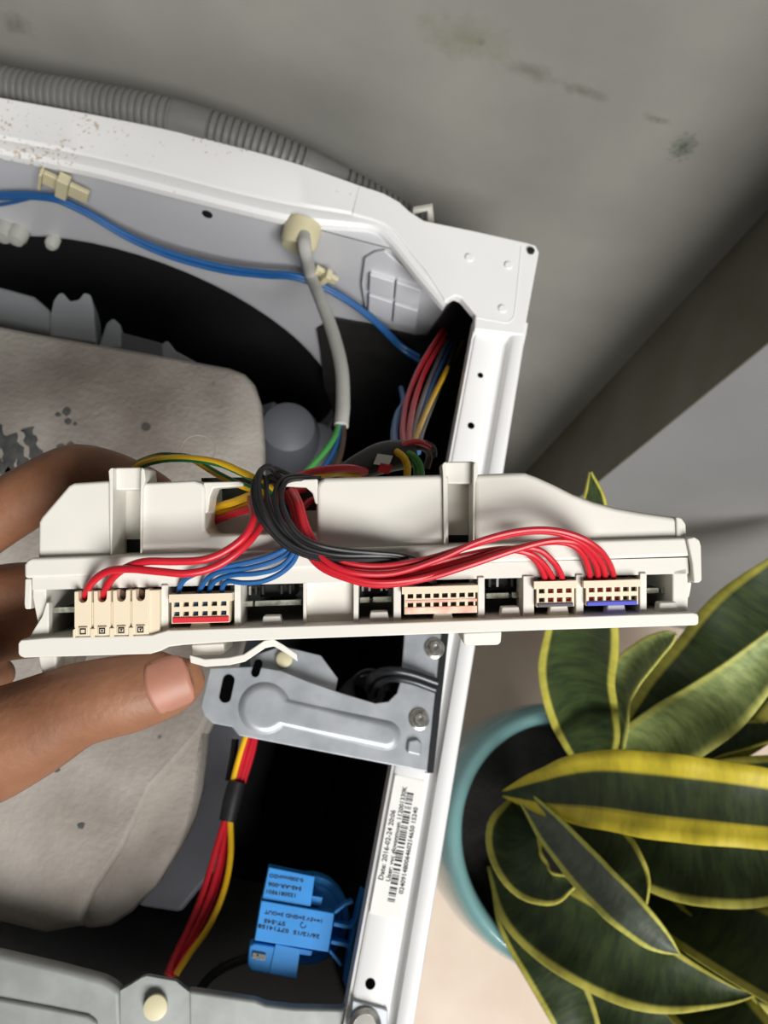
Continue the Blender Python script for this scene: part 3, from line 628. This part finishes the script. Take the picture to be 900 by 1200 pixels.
# wire notch
pr('notch_lip', [(238,565),(280,564),(285,566),(285,570),(250,572),(246,582),(244,600),(238,603)], -5, 10, W_, cv, .0005)
pr('notch_lip', [(329,563),(372,561),(374,592),(369,590),(366,578),(358,571),(330,570)], -4.5, 10, W_, cv, .0005)
pr('notch_back', [(236,602),(376,598),(376,632),(236,634)], -22, 3, W_, cv)
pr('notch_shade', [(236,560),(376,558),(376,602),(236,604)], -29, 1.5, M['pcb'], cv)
# flange
fl = pr('cover_flange', [(28,662),(31,656),(37,654),(230,648),(430,641.5),(640,635),(803,630),(809,632),(811,638),(812,652),(640,657.5),(430,664.5),(230,671),(28,678)], -1.2, 34, W_, md, .0010)
pr('hook_tab', [(805,631),(814,629),(820,633),(822,640),(823,680),(820,683),(813,683),(811,660)], 0, 10, W_, fl, .0009)
pr('hook_tab', [(29,678),(37,678),(36,714),(29,714),(28,708)], -4, 10, W_, fl, .0005)
# tray
tr = pr('tray_floor', [(21,754),(24,750),(60,747),(178,744),(188,741),(197,738.5),(400,732),(600,725),(812,718),(817,719),(819,722),(819,731),(816,733),(640,738.5),(500,743.5),(360,748.5),(290,751),(215,756),(198,758),(188,763),(176,766.5),(28,771),(23,769),(21,766)], 2, 56, W_, md, .0009)
def tp_(x): return 691-.0250*(x-55)        # top of the cells
def fb_(x): return 678.6-.0335*(x-28)      # under the flange
band = [(38,fb_(38)-1),(230,fb_(230)-1),(430,fb_(430)-1),(640,fb_(640)-.6),(800,fb_(800)+.8),(806,fb_(806)+1),(807,tp_(806)),(430,tp_(430)),(38,tp_(38))]
pr('tray_band', band, -2, 6, W_, tr)
pr('end_wall', [(38,fb_(38)),(54,fb_(54)),(54,748),(42,748),(45,735),(38,700)], -3, 52, W_, tr, .0004)
pr('end_gusset', [(54,706),(57,706),(57,748),(34,748),(38,740),(49,722)], -1, 3, W_, tr, .0004)
pr('end_wall', [(788,668),(806,664),(807,700),(806,719),(788,719)], -2, 52, W_, tr, .0006)
pr('end_knob', [(804,682),(811,682),(810,690),(808,700),(804,703)], -5, 10, W_, tr, .0006)
def flo(x): return 740-.0333*(x-180)+2
for a, b in ((189,197),(274.5,282),(355,359),(414,420),(461,470),(560,568),(613,626),(675,684),(750,758)):
    pr('cell_rib', [(a,tp_(a)-2),(b,tp_(b)-2),(b,flo(b)),(a,flo(a))], -1.2 if b-a > 5 else -2, 12, W_, tr, .0003)
pr('blank_panel', [(358,tp_(358)-2),(415,tp_(415)-2),(415,flo(415)),(358,flo(358))], -5, 3, W_, tr)
for x, y in ((234,735),(318,730),(444,725),(519,724),(598,719.5),(655,718),(722,717),(783,714)):
    pr('latch_tongue', [(x-10,y-8),(x+10,y-8.7),(x+13,y+5),(x-12,y+5.8)], -1.5, 4, W_, tr, .0005)
pr('tray_back', [(450+(x-450)*.805, 600+(y-600)*.805) for x,y in ((40,668),(805,650),(805,728),(40,762))], -56, 2, W_, tr)
bd = pr('circuit_board', [(56,714),(787,690),(787,694),(56,718)], -9, 46, M['pcb'], md)
for a, b in ((58,92),(284,296),(299,353),(422,433),(437,459),(570,596),(600,612),(757,772),(775,788)):
    yy = lambda x: 714-.0328*(x-56)
    pr('board_edge', [(a,yy(a)-1.5),(b,yy(b)-1.5),(b,yy(b)+4.5),(a,yy(a)+4.5)], -8.4, 1.5, M['pcbedge'], bd)
for a, b, h in ((305,345,18),(425,455,20),(572,610,17),(480,550,14),(640,670,16),(700,740,16),(210,260,16)):
    pr('component', [(a,700-.03*(a-300)-h),(b,700-.03*(b-300)-h),(b,700-.03*(b-300)),(a,700-.03*(a-300))], -14, 14, M['black'], bd)
for x in (286,293,300,308,330,340,425,433,447,453,574,583,600,607):
    y_ = 694-.0328*(x-300); pr('component', [(x-1.3,y_-7),(x+1.3,y_-7),(x+1.3,y_+3),(x-1.3,y_+3)], -10, 2, M['chrome'] if x % 2 else M['black'], bd)
pr('component', [(450,684),(461,684),(461,690),(450,690)], -9, 3, M['black'], bd)
# underside features
pr('foot', [(543,742),(588,740),(587,753),(584,756),(546,757),(543,754)], -2, 16, W_, tr, .0006)
pr('underside_block', [(224,756),(262,754),(263,766),(258,768),(226,769)], -8, 14, W_, tr, .0005)
mb = MB(mw); rg = []
for k, (x, y) in enumerate(((222,772),(240,777),(268,775),(286,771),(298,763),(310,755),(320,753),(332,760),(348,771))):
    rg.append([q(x,y-4.5,-4),q(x+1,y+4.5,-4),q(x+1,y+4.5,-18),q(x,y-4.5,-18)])
obj('spring_strap', mb.loft(rg), W_, tr, bevel=.0004)
pr('underside_leg', [(44,768),(66,768),(66,790),(58,800),(50,792),(46,780)], -14, 14, W_, tr, .0008)
pr('underside_leg', [(72,768),(90,768),(86,786),(74,790)], -20, 10, W_, tr, .0008)

# ================================================================== PLUGS AND THEIR WIRES
def plug(name, label, x0, x1, y0, y1, xs, r1, r2, mbody, stripe, wires, lower=None, contacts=None, group='ribbon plugs in the control module'):
    xc = (x0+x1)/2; s = lambda x, y: (x, y-.0260*(x-xc))
    t = thing(name, mw(q(xc,y1,-2)), label, 'wire plug', group)
    def bx(mb, a, b, c, d, z, dep): mb.prism([q(*s(a,c),z),q(*s(b,c),z),q(*s(b,d),z),q(*s(a,d),z)],(0,0,-dep))
    mb = MB(mw)
    ww = 3.4; hh = 2.7
    bx(mb, x0, x1, y0, r1-hh, 1.2, 9)                            # top ledge, proud
    bx(mb, x0+3, x1-3, r1+hh, r2-hh, .4, 3); bx(mb, x0+3, x1-3, r2+hh, y1, .4, 3)
    ed = [x0+3] + [v for x in xs for v in (x-ww, x+ww)] + [x1-3]
    for ya_, yb_ in ((r1-hh, r1+hh),(r2-hh, r2+hh)):
        for i in range(0, len(ed), 2): bx(mb, ed[i], ed[i+1], ya_, yb_, .4, 3)
    bx(mb, x0+3, x1-3, y0, y1, -2.2, 8)
    obj('housing', mb, mbody, t, smooth=0)
    for r in (r1, r2):
        mb = MB(mw)
        for x in xs: bx(mb, x-ww, x+ww, r-hh, r+hh, -1.5, .8)
        tag(obj('contact_row', mb, M['slot'], t, smooth=0), kind='stuff')
        mb = MB(mw)
        for i, x in enumerate(xs):
            if contacts and contacts[1][i]: bx(mb, x-2.4, x+2.4, r-1.6, r+1.6, -1.2, .5)
        if mb.v: tag(obj('wire_ends', mb, M[contacts[0]], t, smooth=0), kind='stuff')
    if lower:
        for i, (ya_, yb_) in enumerate(((r1+hh+2.2, r2-hh),(r2+hh, y1))):
            mb = MB(mw); bx(mb, x0+4, x1-1, ya_, yb_, .6, .8); obj('stained_face', mb, M[lower], t, smooth=0)
    if stripe:
        mb = MB(mw); bx(mb, x0+4, x1-4, *stripe[1], .9, 3); obj('colour_stripe', mb, M[stripe[0]], t, bevel=.0002)
    for pts, r, m in wires: obj('wire', MB(mw).tube([q(*p) for p in pts], r, 10), M[m], t)
    return t

BL = .78
blue_w = [
 (((318,588,-14),(335,600,-8),(346,622,1),(338,640,3),(315,652,3),(285,660,3),(255,666,3),(228,673,2),(214,682,0),(208,697,-3)),BL,'blue'),
 (((322,588,-14),(340,602,-8),(350,626,1),(340,646,3),(322,657,3),(290,666,3),(258,670,3),(242,679,1),(231,697,-3)),BL,'blue'),
 (((326,588,-14),(342,602,-8),(349,630,2),(341,652,4),(325,666,4),(300,672,4),(272,674,3),(252,681,1),(243,696,-3)),BL,'blue'),
 (((330,588,-14),(344,602,-8),(350,634,1),(345,656,3),(330,671,3),(308,681,3),(285,683,3),(268,681,2),(261,687,0),(260,696,-3)),BL,'blue')]
plug('blue_wire_plug', 'ivory twelve slot plug with blue wires and red stripe', 198, 272, 696, 730, [207,218,229,240,251,262], 708, 719, M['plug'], ('redstripe',(723,729.5)), blue_w, contacts=('blue',[1,0,1,1,0,1]))
RD = .92
redA = [  # to the four-slot plug
 (((340,575,-12),(348,592,-4),(356,622,2),(372,648,4),(400,663,6),(440,668,6),(490,664,6),(540,652,6),(580,644,6),(608,644,5),(626,655,4),(636,670,1),(641,686,-3)),RD,'red'),
 (((343,575,-14),(352,596,-6),(362,628,0),(380,654,3),(408,670,5),(450,674,6),(500,668,6),(548,655,6),(590,645,6),(618,648,6),(634,658,4),(645,672,1),(650,686,-3)),RD,'red'),
 (((346,576,-14),(355,600,-6),(366,634,1),(384,660,4),(412,676,6),(455,680,7),(500,672,7),(550,657,7),(600,643,7),(630,644,6),(648,658,4),(657,672,1),(660,685,-3)),RD,'red')]
redB = [
 (((338,576,-10),(346,596,-2),(354,628,4),(370,656,6),(400,672,8),(440,682,9),(490,678,9),(545,663,9),(590,648,9),(630,637,9),(662,636,8),(680,646,6),(689,664,2),(692,682,-3)),RD,'red'),
 (((336,577,-12),(343,598,-4),(352,632,2),(372,662,5),(405,678,7),(445,686,8),(500,678,9),(555,661,10),(605,644,10),(645,634,10),(675,636,9),(690,648,6),(699,664,2),(701,681,-3)),RD,'red'),
 (((344,574,-10),(352,590,-2),(360,618,4),(378,645,7),(410,660,8),(450,663,8),(500,655,9),(550,640,10),(600,626,11),(640,623,11),(670,630,10),(692,644,7),(706,662,3),(710,680,-3)),RD,'red'),
 (((341,574,-8),(349,592,0),(358,624,6),(376,652,8),(410,670,10),(460,672,10),(515,655,11),(560,635,12),(605,623,12),(645,621,12),(680,630,11),(703,645,8),(715,662,3),(720,679,-3)),RD,'red')]
plug('red_wire_plug', 'small ivory eight slot plug with three red wires and dark edge', 626, 676, 681, 711, [635,645.5,656,666.5], 692.5, 703, M['plug'], ('darkstripe',(707,711)), redA, contacts=('red',[0,1,1,1]))
plug('red_wire_plug', 'ivory twelve slot plug with four red wires and blue stripe', 684, 751, 680, 709, [693.5,703.5,713.5,723.5,733.5,743], 691, 701.5, M['plug'], ('bluestripe',(704.5,709.5)), redB, contacts=('red',[1,1,1,1,0,0]))
KB = .84
def blk(i):
    o_ = i
    starts = [((300,640-40,-4),),]
    return None
blackw = []
loops = [
 ((350,566,-16),(338,556,-10),(322,549,-2),(308,549,2),(301,562,5),(302,585,7),(312,610,8),(330,632,8),(352,647,8),(385,655,8),(425,656,8),(455,656,6),(478,662,4),(490,672,0),(480,690,-5)),
 ((372,561,-14),(350,558,-8),(335,560,-1),(326,568,4),(322,585,7),(328,608,9),(342,628,9),(362,642,9),(395,650,9),(435,651,8),(465,652,6),(488,660,4),(498,672,0),(488,690,-5)),
 ((345,572,-16),(330,560,-10),(322,553,-4),(315,546,2),(306,552,4),(303,570,6),(308,596,8),(322,620,8),(342,638,8),(370,649,8),(410,652,8),(450,654,6),(478,658,4),(500,674,0),(497,690,-5)),
 ((378,563,-12),(356,561,-6),(338,563,2),(331,572,6),(330,588,9),(338,610,10),(352,628,10),(374,639,10),(405,645,9),(440,648,8),(470,651,6),(495,660,4),(508,674,0),(505,690,-5)),
 ((340,575,-16),(324,562,-10),(314,558,-2),(312,572,3),(316,594,6),(326,615,7),(346,634,7),(372,646,7),(408,655,7),(450,658,6),(484,664,3),(505,676,0),(511,690,-5)),
 ((320,580,-16),(310,565,-8),(305,556,-1),(298,565,3),(297,585,5),(304,606,7),(320,626,7),(338,642,7),(366,653,7),(400,658,7),(440,660,6),(475,666,3),(500,678,0),(518,690,-5))]
for l_ in loops: blackw.append((l_, KB, 'wblack'))
plug('black_wire_plug', 'ivory sixteen slot plug smeared pink with black wires', 471, 560, 687, 719, [481+10.1*i for i in range(8)], 698, 708.5, M['plug'], None, blackw, lower='plugred')

# large four-way power plug
pp_ = thing('power_plug', mw(q(137,748,0)), 'large ivory four way plug with two thick red wires', 'wire plug', 'ribbon plugs in the control module')
mb = MB(mw)
sh = lambda x, y: (x, y-.03*(x-97))
for x in (97,119.5,142,164.5):
    c = []
    def hole_poly():
        pts = [(x-10,693),(x-5.5,693)]
        for k in range(9):
            a = math.radians(200+(-220)*k/8-0); pts.append((x+5.2*math.cos(math.radians(180-k*22.5*1.0)), 701+5.2*math.sin(math.radians(k*22.5))))
        pts += [(x+5.5,693),(x+10,693),(x+10,746),(x-10,746)]
        return pts
    mb.prism([q(*sh(a,b),1.5) for a,b in hole_poly()],(0,0,-9))
    mb.prism([q(*sh(a,b),2.1) for a,b in ((x-5.2,735),(x+5.2,735),(x+5.2,745),(x-5.2,745))],(0,0,-1))
for x in (108.2,130.7,153.2):
    mb.prism([q(*sh(a,b),.6) for a,b in ((x-1.8,706),(x+1.8,706),(x+1.8,742),(x-1.8,742))],(0,0,-8))
    mb.prism([q(*sh(a,b),2.0) for a,b in ((x-2.6,737),(x+2.6,737),(x+2.6,749),(x-2.6,749))],(0,0,-6))
mb.prism([q(*sh(a,b),.8) for a,b in ((174,694),(187,694),(187,750),(174,749))],(0,0,-9))
mb.prism([q(*sh(a,b),2) for a,b in ((85,738),(88,736),(88,749),(85,749))],(0,0,-6))
obj('housing', mb, M['plug'], pp_, bevel=.0002)
M['hole'] = mat('plug_hole_brown', (96,68,54), .6)
for i, x in enumerate((97,119.5,142,164.5)):
    a, b = sh(x,701); obj('cable_entry', MB(mw).prism([q(a+6*math.cos(k*math.pi/8),b+6*math.sin(k*math.pi/8)-2,-1.5) for k in range(16)],(0,0,-2)), M['hole'], pp_)
    mb = MB(mw)
    for (u0,u1,v0,v1) in ((-3.6,3.6,736.5,738),(-3.6,3.6,742.2,743.5),(-3.6,-2.4,736.5,743.5),(2.4,3.6,736.5,743.5)):
        mb.prism([q(*sh(x+a,b),2.25) for a,b in ((u0,v0),(u1,v0),(u1,v1),(u0,v1))],(0,0,-.3))
    if i: mb.prism([q(*sh(x+a,b),2.25) for a,b in (((-1.5,739),(1.8,738.5),(0,742)) if i > 1 else ((-1.2,739),(1.2,739),(1.2,741),(-1.2,741)))],(0,0,-.3))
    obj('moulded_mark', mb, M['slot'], pp_, smooth=0)
for pts in (((296,575,-14),(294,588,-4),(297,606,3),(287,628,6),(264,646,7),(238,656,8),(205,658,8),(172,658,8),(150,664,6),(133,676,3),(124,690,0),(121,702,-3)),
            ((312,590,-12),(308,610,-2),(296,630,4),(275,650,7),(250,665,8),(220,672,9),(188,670,9),(155,667,8),(128,669,6),(110,680,3),(102,692,0),(99,702,-3))):
    obj('wire', MB(mw).tube([q(*p) for p in pts], 1.15, 12), M['red'], pp_)

# earth wires arching over the module
ew = thing('earth_wires', mw(q(230,545,-20)), 'yellow wires with green stripe arching over the module left end', 'wires')
def striped(pts, r, side):
    obj('wire', MB(mw).tube([q(*p) for p in pts], r, 12), M['yellow'], ew)
    obj('green_stripe', MB(mw).tube([q(p[0],p[1]+side*2.2,p[2]+.55) for p in pts], r*.62, 8), M['dgreen'], ew)
striped(((150,556,-44),(165,545,-36),(190,538,-28),(220,537,-20),(255,542,-12),(280,552,-6),(300,562,-2),(318,575,-6)), 1.2, 1)
striped(((150,552,-50),(162,543,-42),(185,535,-34),(205,535,-30),(225,538,-26),(250,553,-18),(275,566,-10),(300,575,-6)), 1.1, -1)
yl = thing('yellow_leads', mw(q(270,590,-15)), 'yellow and dark red leads passing through the cover notch', 'wires')
for m, pts, r in (('yellow',((236,602,-24),(255,594,-18),(275,588,-12),(300,578,-6),(318,572,-10)),1.25),('yellow',((236,606,-26),(256,601,-20),(280,596,-14),(300,586,-8),(320,578,-12)),1.0),('red',((236,617,-24),(258,608,-18),(280,600,-12),(300,594,-8),(320,582,-14)),1.25),
                  ('red',((322,600,-10),(328,585,-14),(335,574,-20),(350,570,-26)),1.2),('red',((330,610,-10),(334,590,-14),(342,576,-20),(356,573,-26)),1.2),('yellow',((306,600,-6),(304,588,-8),(308,575,-12)),1.0),('red',((352,598,-20),(362,588,-24),(374,584,-27)),1.2),('red',((316,610,-6),(320,590,-8),(328,572,-14)),1.3),('brown',((312,612,-4),(314,590,-6),(320,570,-12)),1.3)):
    obj('wire', MB(mw).tube([q(*p) for p in pts], r, 10), M[m], yl)

# ================================================================== HAND
def chain(mb, st, seg=18, n=6):
    P_ = cr([q(a[0],a[1],a[2]) for a in st], n); A = crs([a[3] for a in st], n); Bz = crs([a[4] for a in st], n); rg = []
    for i, p in enumerate(P_):
        t = (P_[min(i+1,len(P_)-1)]-P_[max(i-1,0)]).normalized(); zb_ = Vector((0,0,1)); Nn = zb_.cross(t)
        Nn = Nn.normalized() if Nn.length > .05 else Vector((0,1,0)); Bb = t.cross(Nn)
        rg.append([p+Nn*math.cos(a)*A[i]+Bb*math.sin(a)*Bz[i] for a in [2*math.pi*k/seg for k in range(seg)]])
    # rounded ends
    def endcap(r, c, d, rad_):
        out_ = []
        for s, h in ((.85,.45),(.5,.8),(.12,.98)): out_.append([c+(v-c)*s+d*rad_*h for v in r])
        return out_
    t1 = (P_[-1]-P_[-2]).normalized(); rg += endcap(rg[-1], P_[-1], t1, min(A[-1],Bz[-1]))
    t0 = (P_[0]-P_[1]).normalized(); rg = list(reversed(endcap(rg[0], P_[0], t0, min(A[0],Bz[0])))) + rg
    mb.loft(rg)
mb = MB(mw)
chain(mb, [(-230,900,-40,24,17),(-110,888,-30,21,17),(-40,885,-22,19,16),(30,856,-17,16.5,14),(85,829,-15,13.8,12.5),(120,819,-14,13.0,11.8),(150,813,-14,12.6,11.5),(180,805,-14.5,11.6,10.3),(205,797,-15,10.2,8.8),(208,795,-15.5,8.8,7.4)])     # thumb
chain(mb, [(-260,760,-60,20,16),(-120,690,-58,15,13),(-40,628,-56,12.8,12),(20,590,-53,11.8,11),(70,562,-50,11.2,10.5),(95,556,-49,11.2,10.5),(130,560,-47,9.8,9.5),(165,572,-45,8.6,8.4),(185,580,-44,7.5,7.5)])          # index
chain(mb, [(-260,780,-62,20,16),(-120,740,-66,14,13),(-40,705,-70,11.5,11),(20,690,-72,10.5,10.5),(80,688,-72,9.5,9.5),(130,692,-70,8,8)])      # middle
chain(mb, [(-260,800,-66,20,16),(-120,775,-70,13,13),(-40,755,-72,10.5,11),(10,745,-74,10,10),(60,742,-74,9.5,9.5),(110,745,-72,8,8)])         # ring
chain(mb, [(-260,830,-68,20,16),(-130,815,-74,12,12),(-60,800,-78,10,10),(-30,795,-80,9,9),(-5,790,-80,8,8)])                                 # little
chain(mb, [(-420,860,-60,30,24),(-300,830,-60,34,26),(-200,800,-62,36,28),(-130,780,-64,34,26)], seg=24)                                         # palm
chain(mb, [(-60,880,-26,15,14),(-105,800,-28,15,14),(-120,720,-38,15,14),(-90,660,-50,13,12)])  # thumb web, added bulk meant to shade the fingers
chain(mb, [(-900,980,-70,30,26),(-600,910,-62,28,24),(-400,860,-60,29,23)], seg=24)                                                                # wrist
me = bpy.data.meshes.new('hand_base'); me.from_pydata([tuple(v) for v in mb.v], [], mb.f)
tmp = bpy.data.objects.new('tmp', me); COL.objects.link(tmp)
m1 = tmp.modifiers.new('r','REMESH'); m1.mode = 'VOXEL'; m1.voxel_size = .0013
m2 = tmp.modifiers.new('s','SMOOTH'); m2.factor = .5; m2.iterations = 8
dg = bpy.context.evaluated_depsgraph_get(); hm = bpy.data.meshes.new_from_object(tmp.evaluated_get(dg)); bpy.data.objects.remove(tmp)
for p in hm.polygons: p.use_smooth = True
hm.materials.clear()
hand = tag(link('hand', hm, M['skin'], None, True), 'bare left hand gripping the left end of the white module', 'hand')
# thumbnail: curved plate on the thumb tip
mb = MB(mw); rg = []
ax = (q(232,789)-q(186,803)); ax = Vector((ax.x,ax.y,0)).normalized(); nn_ = Vector((-ax.y,ax.x,0))
base_ = q(183,803.5,-14.8)
for i in range(11):
    u = i/10; length = 13.2*u; row = []
    wv = 9.0*(.80+.2*math.sin(min(1,u*1.6)*math.pi/2))*(1 if u < .75 else math.sqrt(max(.0,1-((u-.75)/.27)**2)))
    R0 = 10.6-1.9*u
    for j in range(13):
        s = (j/12*2-1)*wv/9.2
        a = s*1.05
        edge_in = .9 if i == 0 else 0
        row.append(base_+ax*(length+ (1.6*(s*s) if u < .15 else 0))+nn_*math.sin(a)*R0*1.0+Vector((0,0,math.cos(a)*R0*.90+.65-1.6*u*u)))
    rg.append(row)
mb.loft(rg, cap=False, closed=False)
nl = obj('thumbnail', mb, M['nail'], hand, smooth=60)
sd = nl.modifiers.new('thick','SOLIDIFY'); sd.thickness = .0005; sd.offset = 0
tag(nl, 'short pink thumbnail')

# ================================================================== POT AND SNAKE PLANT
pc = Vector((.375,-.023,0)); pr_ = .154; PZ = .40
pot = thing('plant_pot', pc, 'glazed teal pot standing on the cream floor', 'plant pot')
obj('pot_wall', MB().lathe(pc,(0,0,1),[(0,0),(.095,0),(.105,.006),(.135,.10),(.152,.22),(.1575,.30),(.1575,.345),(.1555,.375),(.152,.392),(.147,.400),(.141,.402),(.135,.398),(.131,.388),(.130,.37),(.128,.33),(0,.325)],96), M['pot'], pot, smooth=60)
obj('soil', MB().lathe(pc,(0,0,1),[(.1290,.338),(.12,.341),(.06,.345),(0,.347)],48), M['soil'], pot)
pot.children[-1]['kind'] = 'stuff'
sp_ = thing('snake_plant', pc+Vector((0,0,.36)), 'snake plant with broad green leaves edged in yellow, growing in the pot', 'plant')
def leaf(pts, wid, m, roll=0, fold=.25, tipw=.0, curl=0):
    P_ = cr([atz(x,y,z) for x,y,z in pts], 8); n = len(P_); W = crs(wid, 8)
    nu = 9; rg = []; uvs = []
    for i, p in enumerate(P_):
        t = (P_[min(i+1,n-1)]-P_[max(i-1,0)]).normalized(); v = (CP-p).normalized()
        s = t.cross(v).normalized(); nrm = s.cross(t).normalized()
        a = math.radians(roll); s, nrm = s*math.cos(a)+nrm*math.sin(a), nrm*math.cos(a)-s*math.sin(a)
        hw_ = W[i]*camdepth(p)/F/2; hw_ = max(hw_, .0008)
        row = []
        for j in range(nu):
            u = j/(nu-1)*2-1
            wob = .06*math.sin(i*.8+u*2)*hw_*abs(u)
            row.append(p+s*u*hw_+nrm*(fold*hw_*(u*u)+wob))
        rg.append(row)
    me = bpy.data.meshes.new('leaf'); vs = [tuple(v) for r in rg for v in r]; fs = []; uu = []
    for i in range(n-1):
        for j in range(nu-1):
            fs.append((i*nu+j,i*nu+j+1,(i+1)*nu+j+1,(i+1)*nu+j))
            uu += [(j/(nu-1),i/(n-1)),((j+1)/(nu-1),i/(n-1)),((j+1)/(nu-1),(i+1)/(n-1)),(j/(nu-1),(i+1)/(n-1))]
    me.from_pydata(vs,[],fs); me.update(); ul = me.uv_layers.new(name='UVMap')
    for k, c in enumerate(uu): ul.data[k].uv = c
    for p in me.polygons: p.use_smooth = True
    o = link('leaf', me, M[m], sp_)
    sd = o.modifiers.new('thick','SOLIDIFY'); sd.thickness = .0022; sd.offset = 0
    return o
leaf([(700,905,.37),(690,860,.46),(676,800,.58),(682,740,.68),(690,650,.76),(696,590,.80),(692,553,.83)], [22,66,84,84,52,30,2], 'leaf', 0, .3)
leaf([(712,900,.37),(716,850,.45),(728,805,.53),(755,772,.59),(782,750,.63),(792,743,.64)], [24,48,44,38,22,3], 'leafp', 20, .45)
leaf([(720,900,.37),(790,850,.44),(850,790,.50),(900,725,.56),(960,640,.62)], [30,110,128,120,40], 'leaf', 0, .2)
leaf([(690,905,.37),(745,880,.45),(800,850,.53),(850,815,.58),(900,765,.62),(930,720,.64)], [20,56,72,66,42,8], 'leafp', -8, .5)
leaf([(740,910,.38),(800,892,.44),(850,872,.49),(900,860,.53),(950,850,.56)], [14,28,44,34,14], 'leaf', 40, .3)
leaf([(700,895,.37),(780,875,.42),(850,850,.46),(920,815,.50)], [30,70,80,60], 'leaf', 0, .2)
leaf([(590,930,.40),(640,928,.47),(700,925,.55),(770,932,.60),(840,940,.63),(920,950,.65),(990,962,.66)], [8,52,84,96,94,84,50], 'leafw', 0, .25)
leaf([(650,935,.38),(710,968,.45),(770,1000,.51),(840,1012,.55),(910,1010,.57),(980,1000,.58)], [20,62,88,98,84,40], 'leaf', 10, .3)
leaf([(612,930,.42),(650,975,.50),(695,1025,.58),(735,1065,.62),(770,1098,.63),(796,1118,.63)], [14,36,46,46,30,2], 'leafb', -14, .5)
leaf([(640,940,.40),(690,975,.47),(725,1010,.52),(745,1040,.54),(755,1062,.55)], [20,70,72,50,8], 'leaf', -20, .4)
leaf([(615,950,.38),(605,985,.44),(618,1020,.49),(645,1038,.52),(668,1034,.54),(686,1026,.55)], [40,66,62,44,18,4], 'leaf', 0, .5)
leaf([(585,1010,.38),(625,1062,.44),(690,1105,.49),(760,1140,.52),(820,1158,.54),(868,1166,.55),(895,1160,.55)], [30,78,92,80,44,12,2], 'leaf', 0, .35)
leaf([(590,1030,.37),(610,1080,.41),(640,1130,.43),(668,1180,.44),(690,1240,.44)], [30,52,58,56,40], 'leaf', 0, .3)
leaf([(620,1060,.37),(670,1130,.40),(730,1180,.42),(800,1215,.44),(870,1235,.45)], [30,66,80,76,40], 'leaf', 0, .3)
leaf([(700,1010,.38),(770,1070,.46),(820,1120,.50),(865,1175,.53),(905,1225,.54)], [30,70,66,48,30], 'leaf', -25, .4)
leaf([(700,990,.38),(770,1050,.43),(840,1070,.46),(910,1075,.48),(970,1070,.49)], [30,74,86,84,40], 'leaf', 0, .3)
leaf([(720,1010,.37),(800,1090,.41),(860,1120,.43),(930,1140,.44)], [30,90,100,90], 'leaf', 0, .25)
leaf([(720,1040,.37),(790,1150,.40),(850,1200,.41),(920,1250,.42)], [30,80,90,80], 'leaf', 0, .25)
# extra leaves out of view on the right, added to shade floor and wall
def shade_leaf(pts, wid, m):
    P_ = cr([Vector(p) for p in pts], 8); W = crs(wid, 8); n = len(P_); nu = 9; vs = []; fs = []; uu = []
    for i, p in enumerate(P_):
        t = (P_[min(i+1,n-1)]-P_[max(i-1,0)]).normalized(); out_ = Vector((p.x-pc.x, p.y-pc.y, 0)).normalized()
        s = t.cross(out_).normalized(); nrm = s.cross(t)
        for j in range(nu):
            u = j/(nu-1)*2-1; vs.append(tuple(p+s*u*W[i]/2-nrm*.15*W[i]*u*u))
    for i in range(n-1):
        for j in range(nu-1):
            fs.append((i*nu+j,i*nu+j+1,(i+1)*nu+j+1,(i+1)*nu+j))
            uu += [(j/(nu-1),i/(n-1)),((j+1)/(nu-1),i/(n-1)),((j+1)/(nu-1),(i+1)/(n-1)),(j/(nu-1),(i+1)/(n-1))]
    me = bpy.data.meshes.new('leaf'); me.from_pydata(vs,[],fs); me.update(); ul = me.uv_layers.new(name='UVMap')
    for k, c in enumerate(uu): ul.data[k].uv = c
    for p in me.polygons: p.use_smooth = True
    o = link('leaf', me, M[m], sp_); sd = o.modifiers.new('thick','SOLIDIFY'); sd.thickness = .0022; sd.offset = 0
for bx_, by_, tx, ty, tz in ((.42,-.05,.60,-.13,.80),(.43,0,.64,0,.74),(.42,.02,.58,.10,.72),(.42,-.07,.56,-.24,.66),(.44,-.02,.68,.07,.62),(.43,-.04,.66,-.10,.66)):
    shade_leaf([(bx_,by_,.34),(bx_*.7+tx*.3,by_*.7+ty*.3,.34*.62+tz*.38),(bx_*.35+tx*.65,by_*.35+ty*.65,.34*.3+tz*.7),(tx,ty,tz)], [.03,.075,.07,.003], 'leaf')
for ang, r_, zt in ((-22,.46,.30),(-5,.44,.28),(12,.45,.26),(25,.44,.24),(3,.34,.5)):
    a = math.radians(ang); d = Vector((math.cos(a), math.sin(a), 0)); b0 = pc+d*.05
    shade_leaf([b0+Vector((0,0,.34)), b0+d*(r_-.05)*.35+Vector((0,0,.34+(.60-.34)*.75)), b0+d*(r_-.05)*.7+Vector((0,0,(.60+zt)/2+.04)), b0+d*(r_-.05)+Vector((0,0,zt))], [.035,.085,.08,.003], 'leaf')
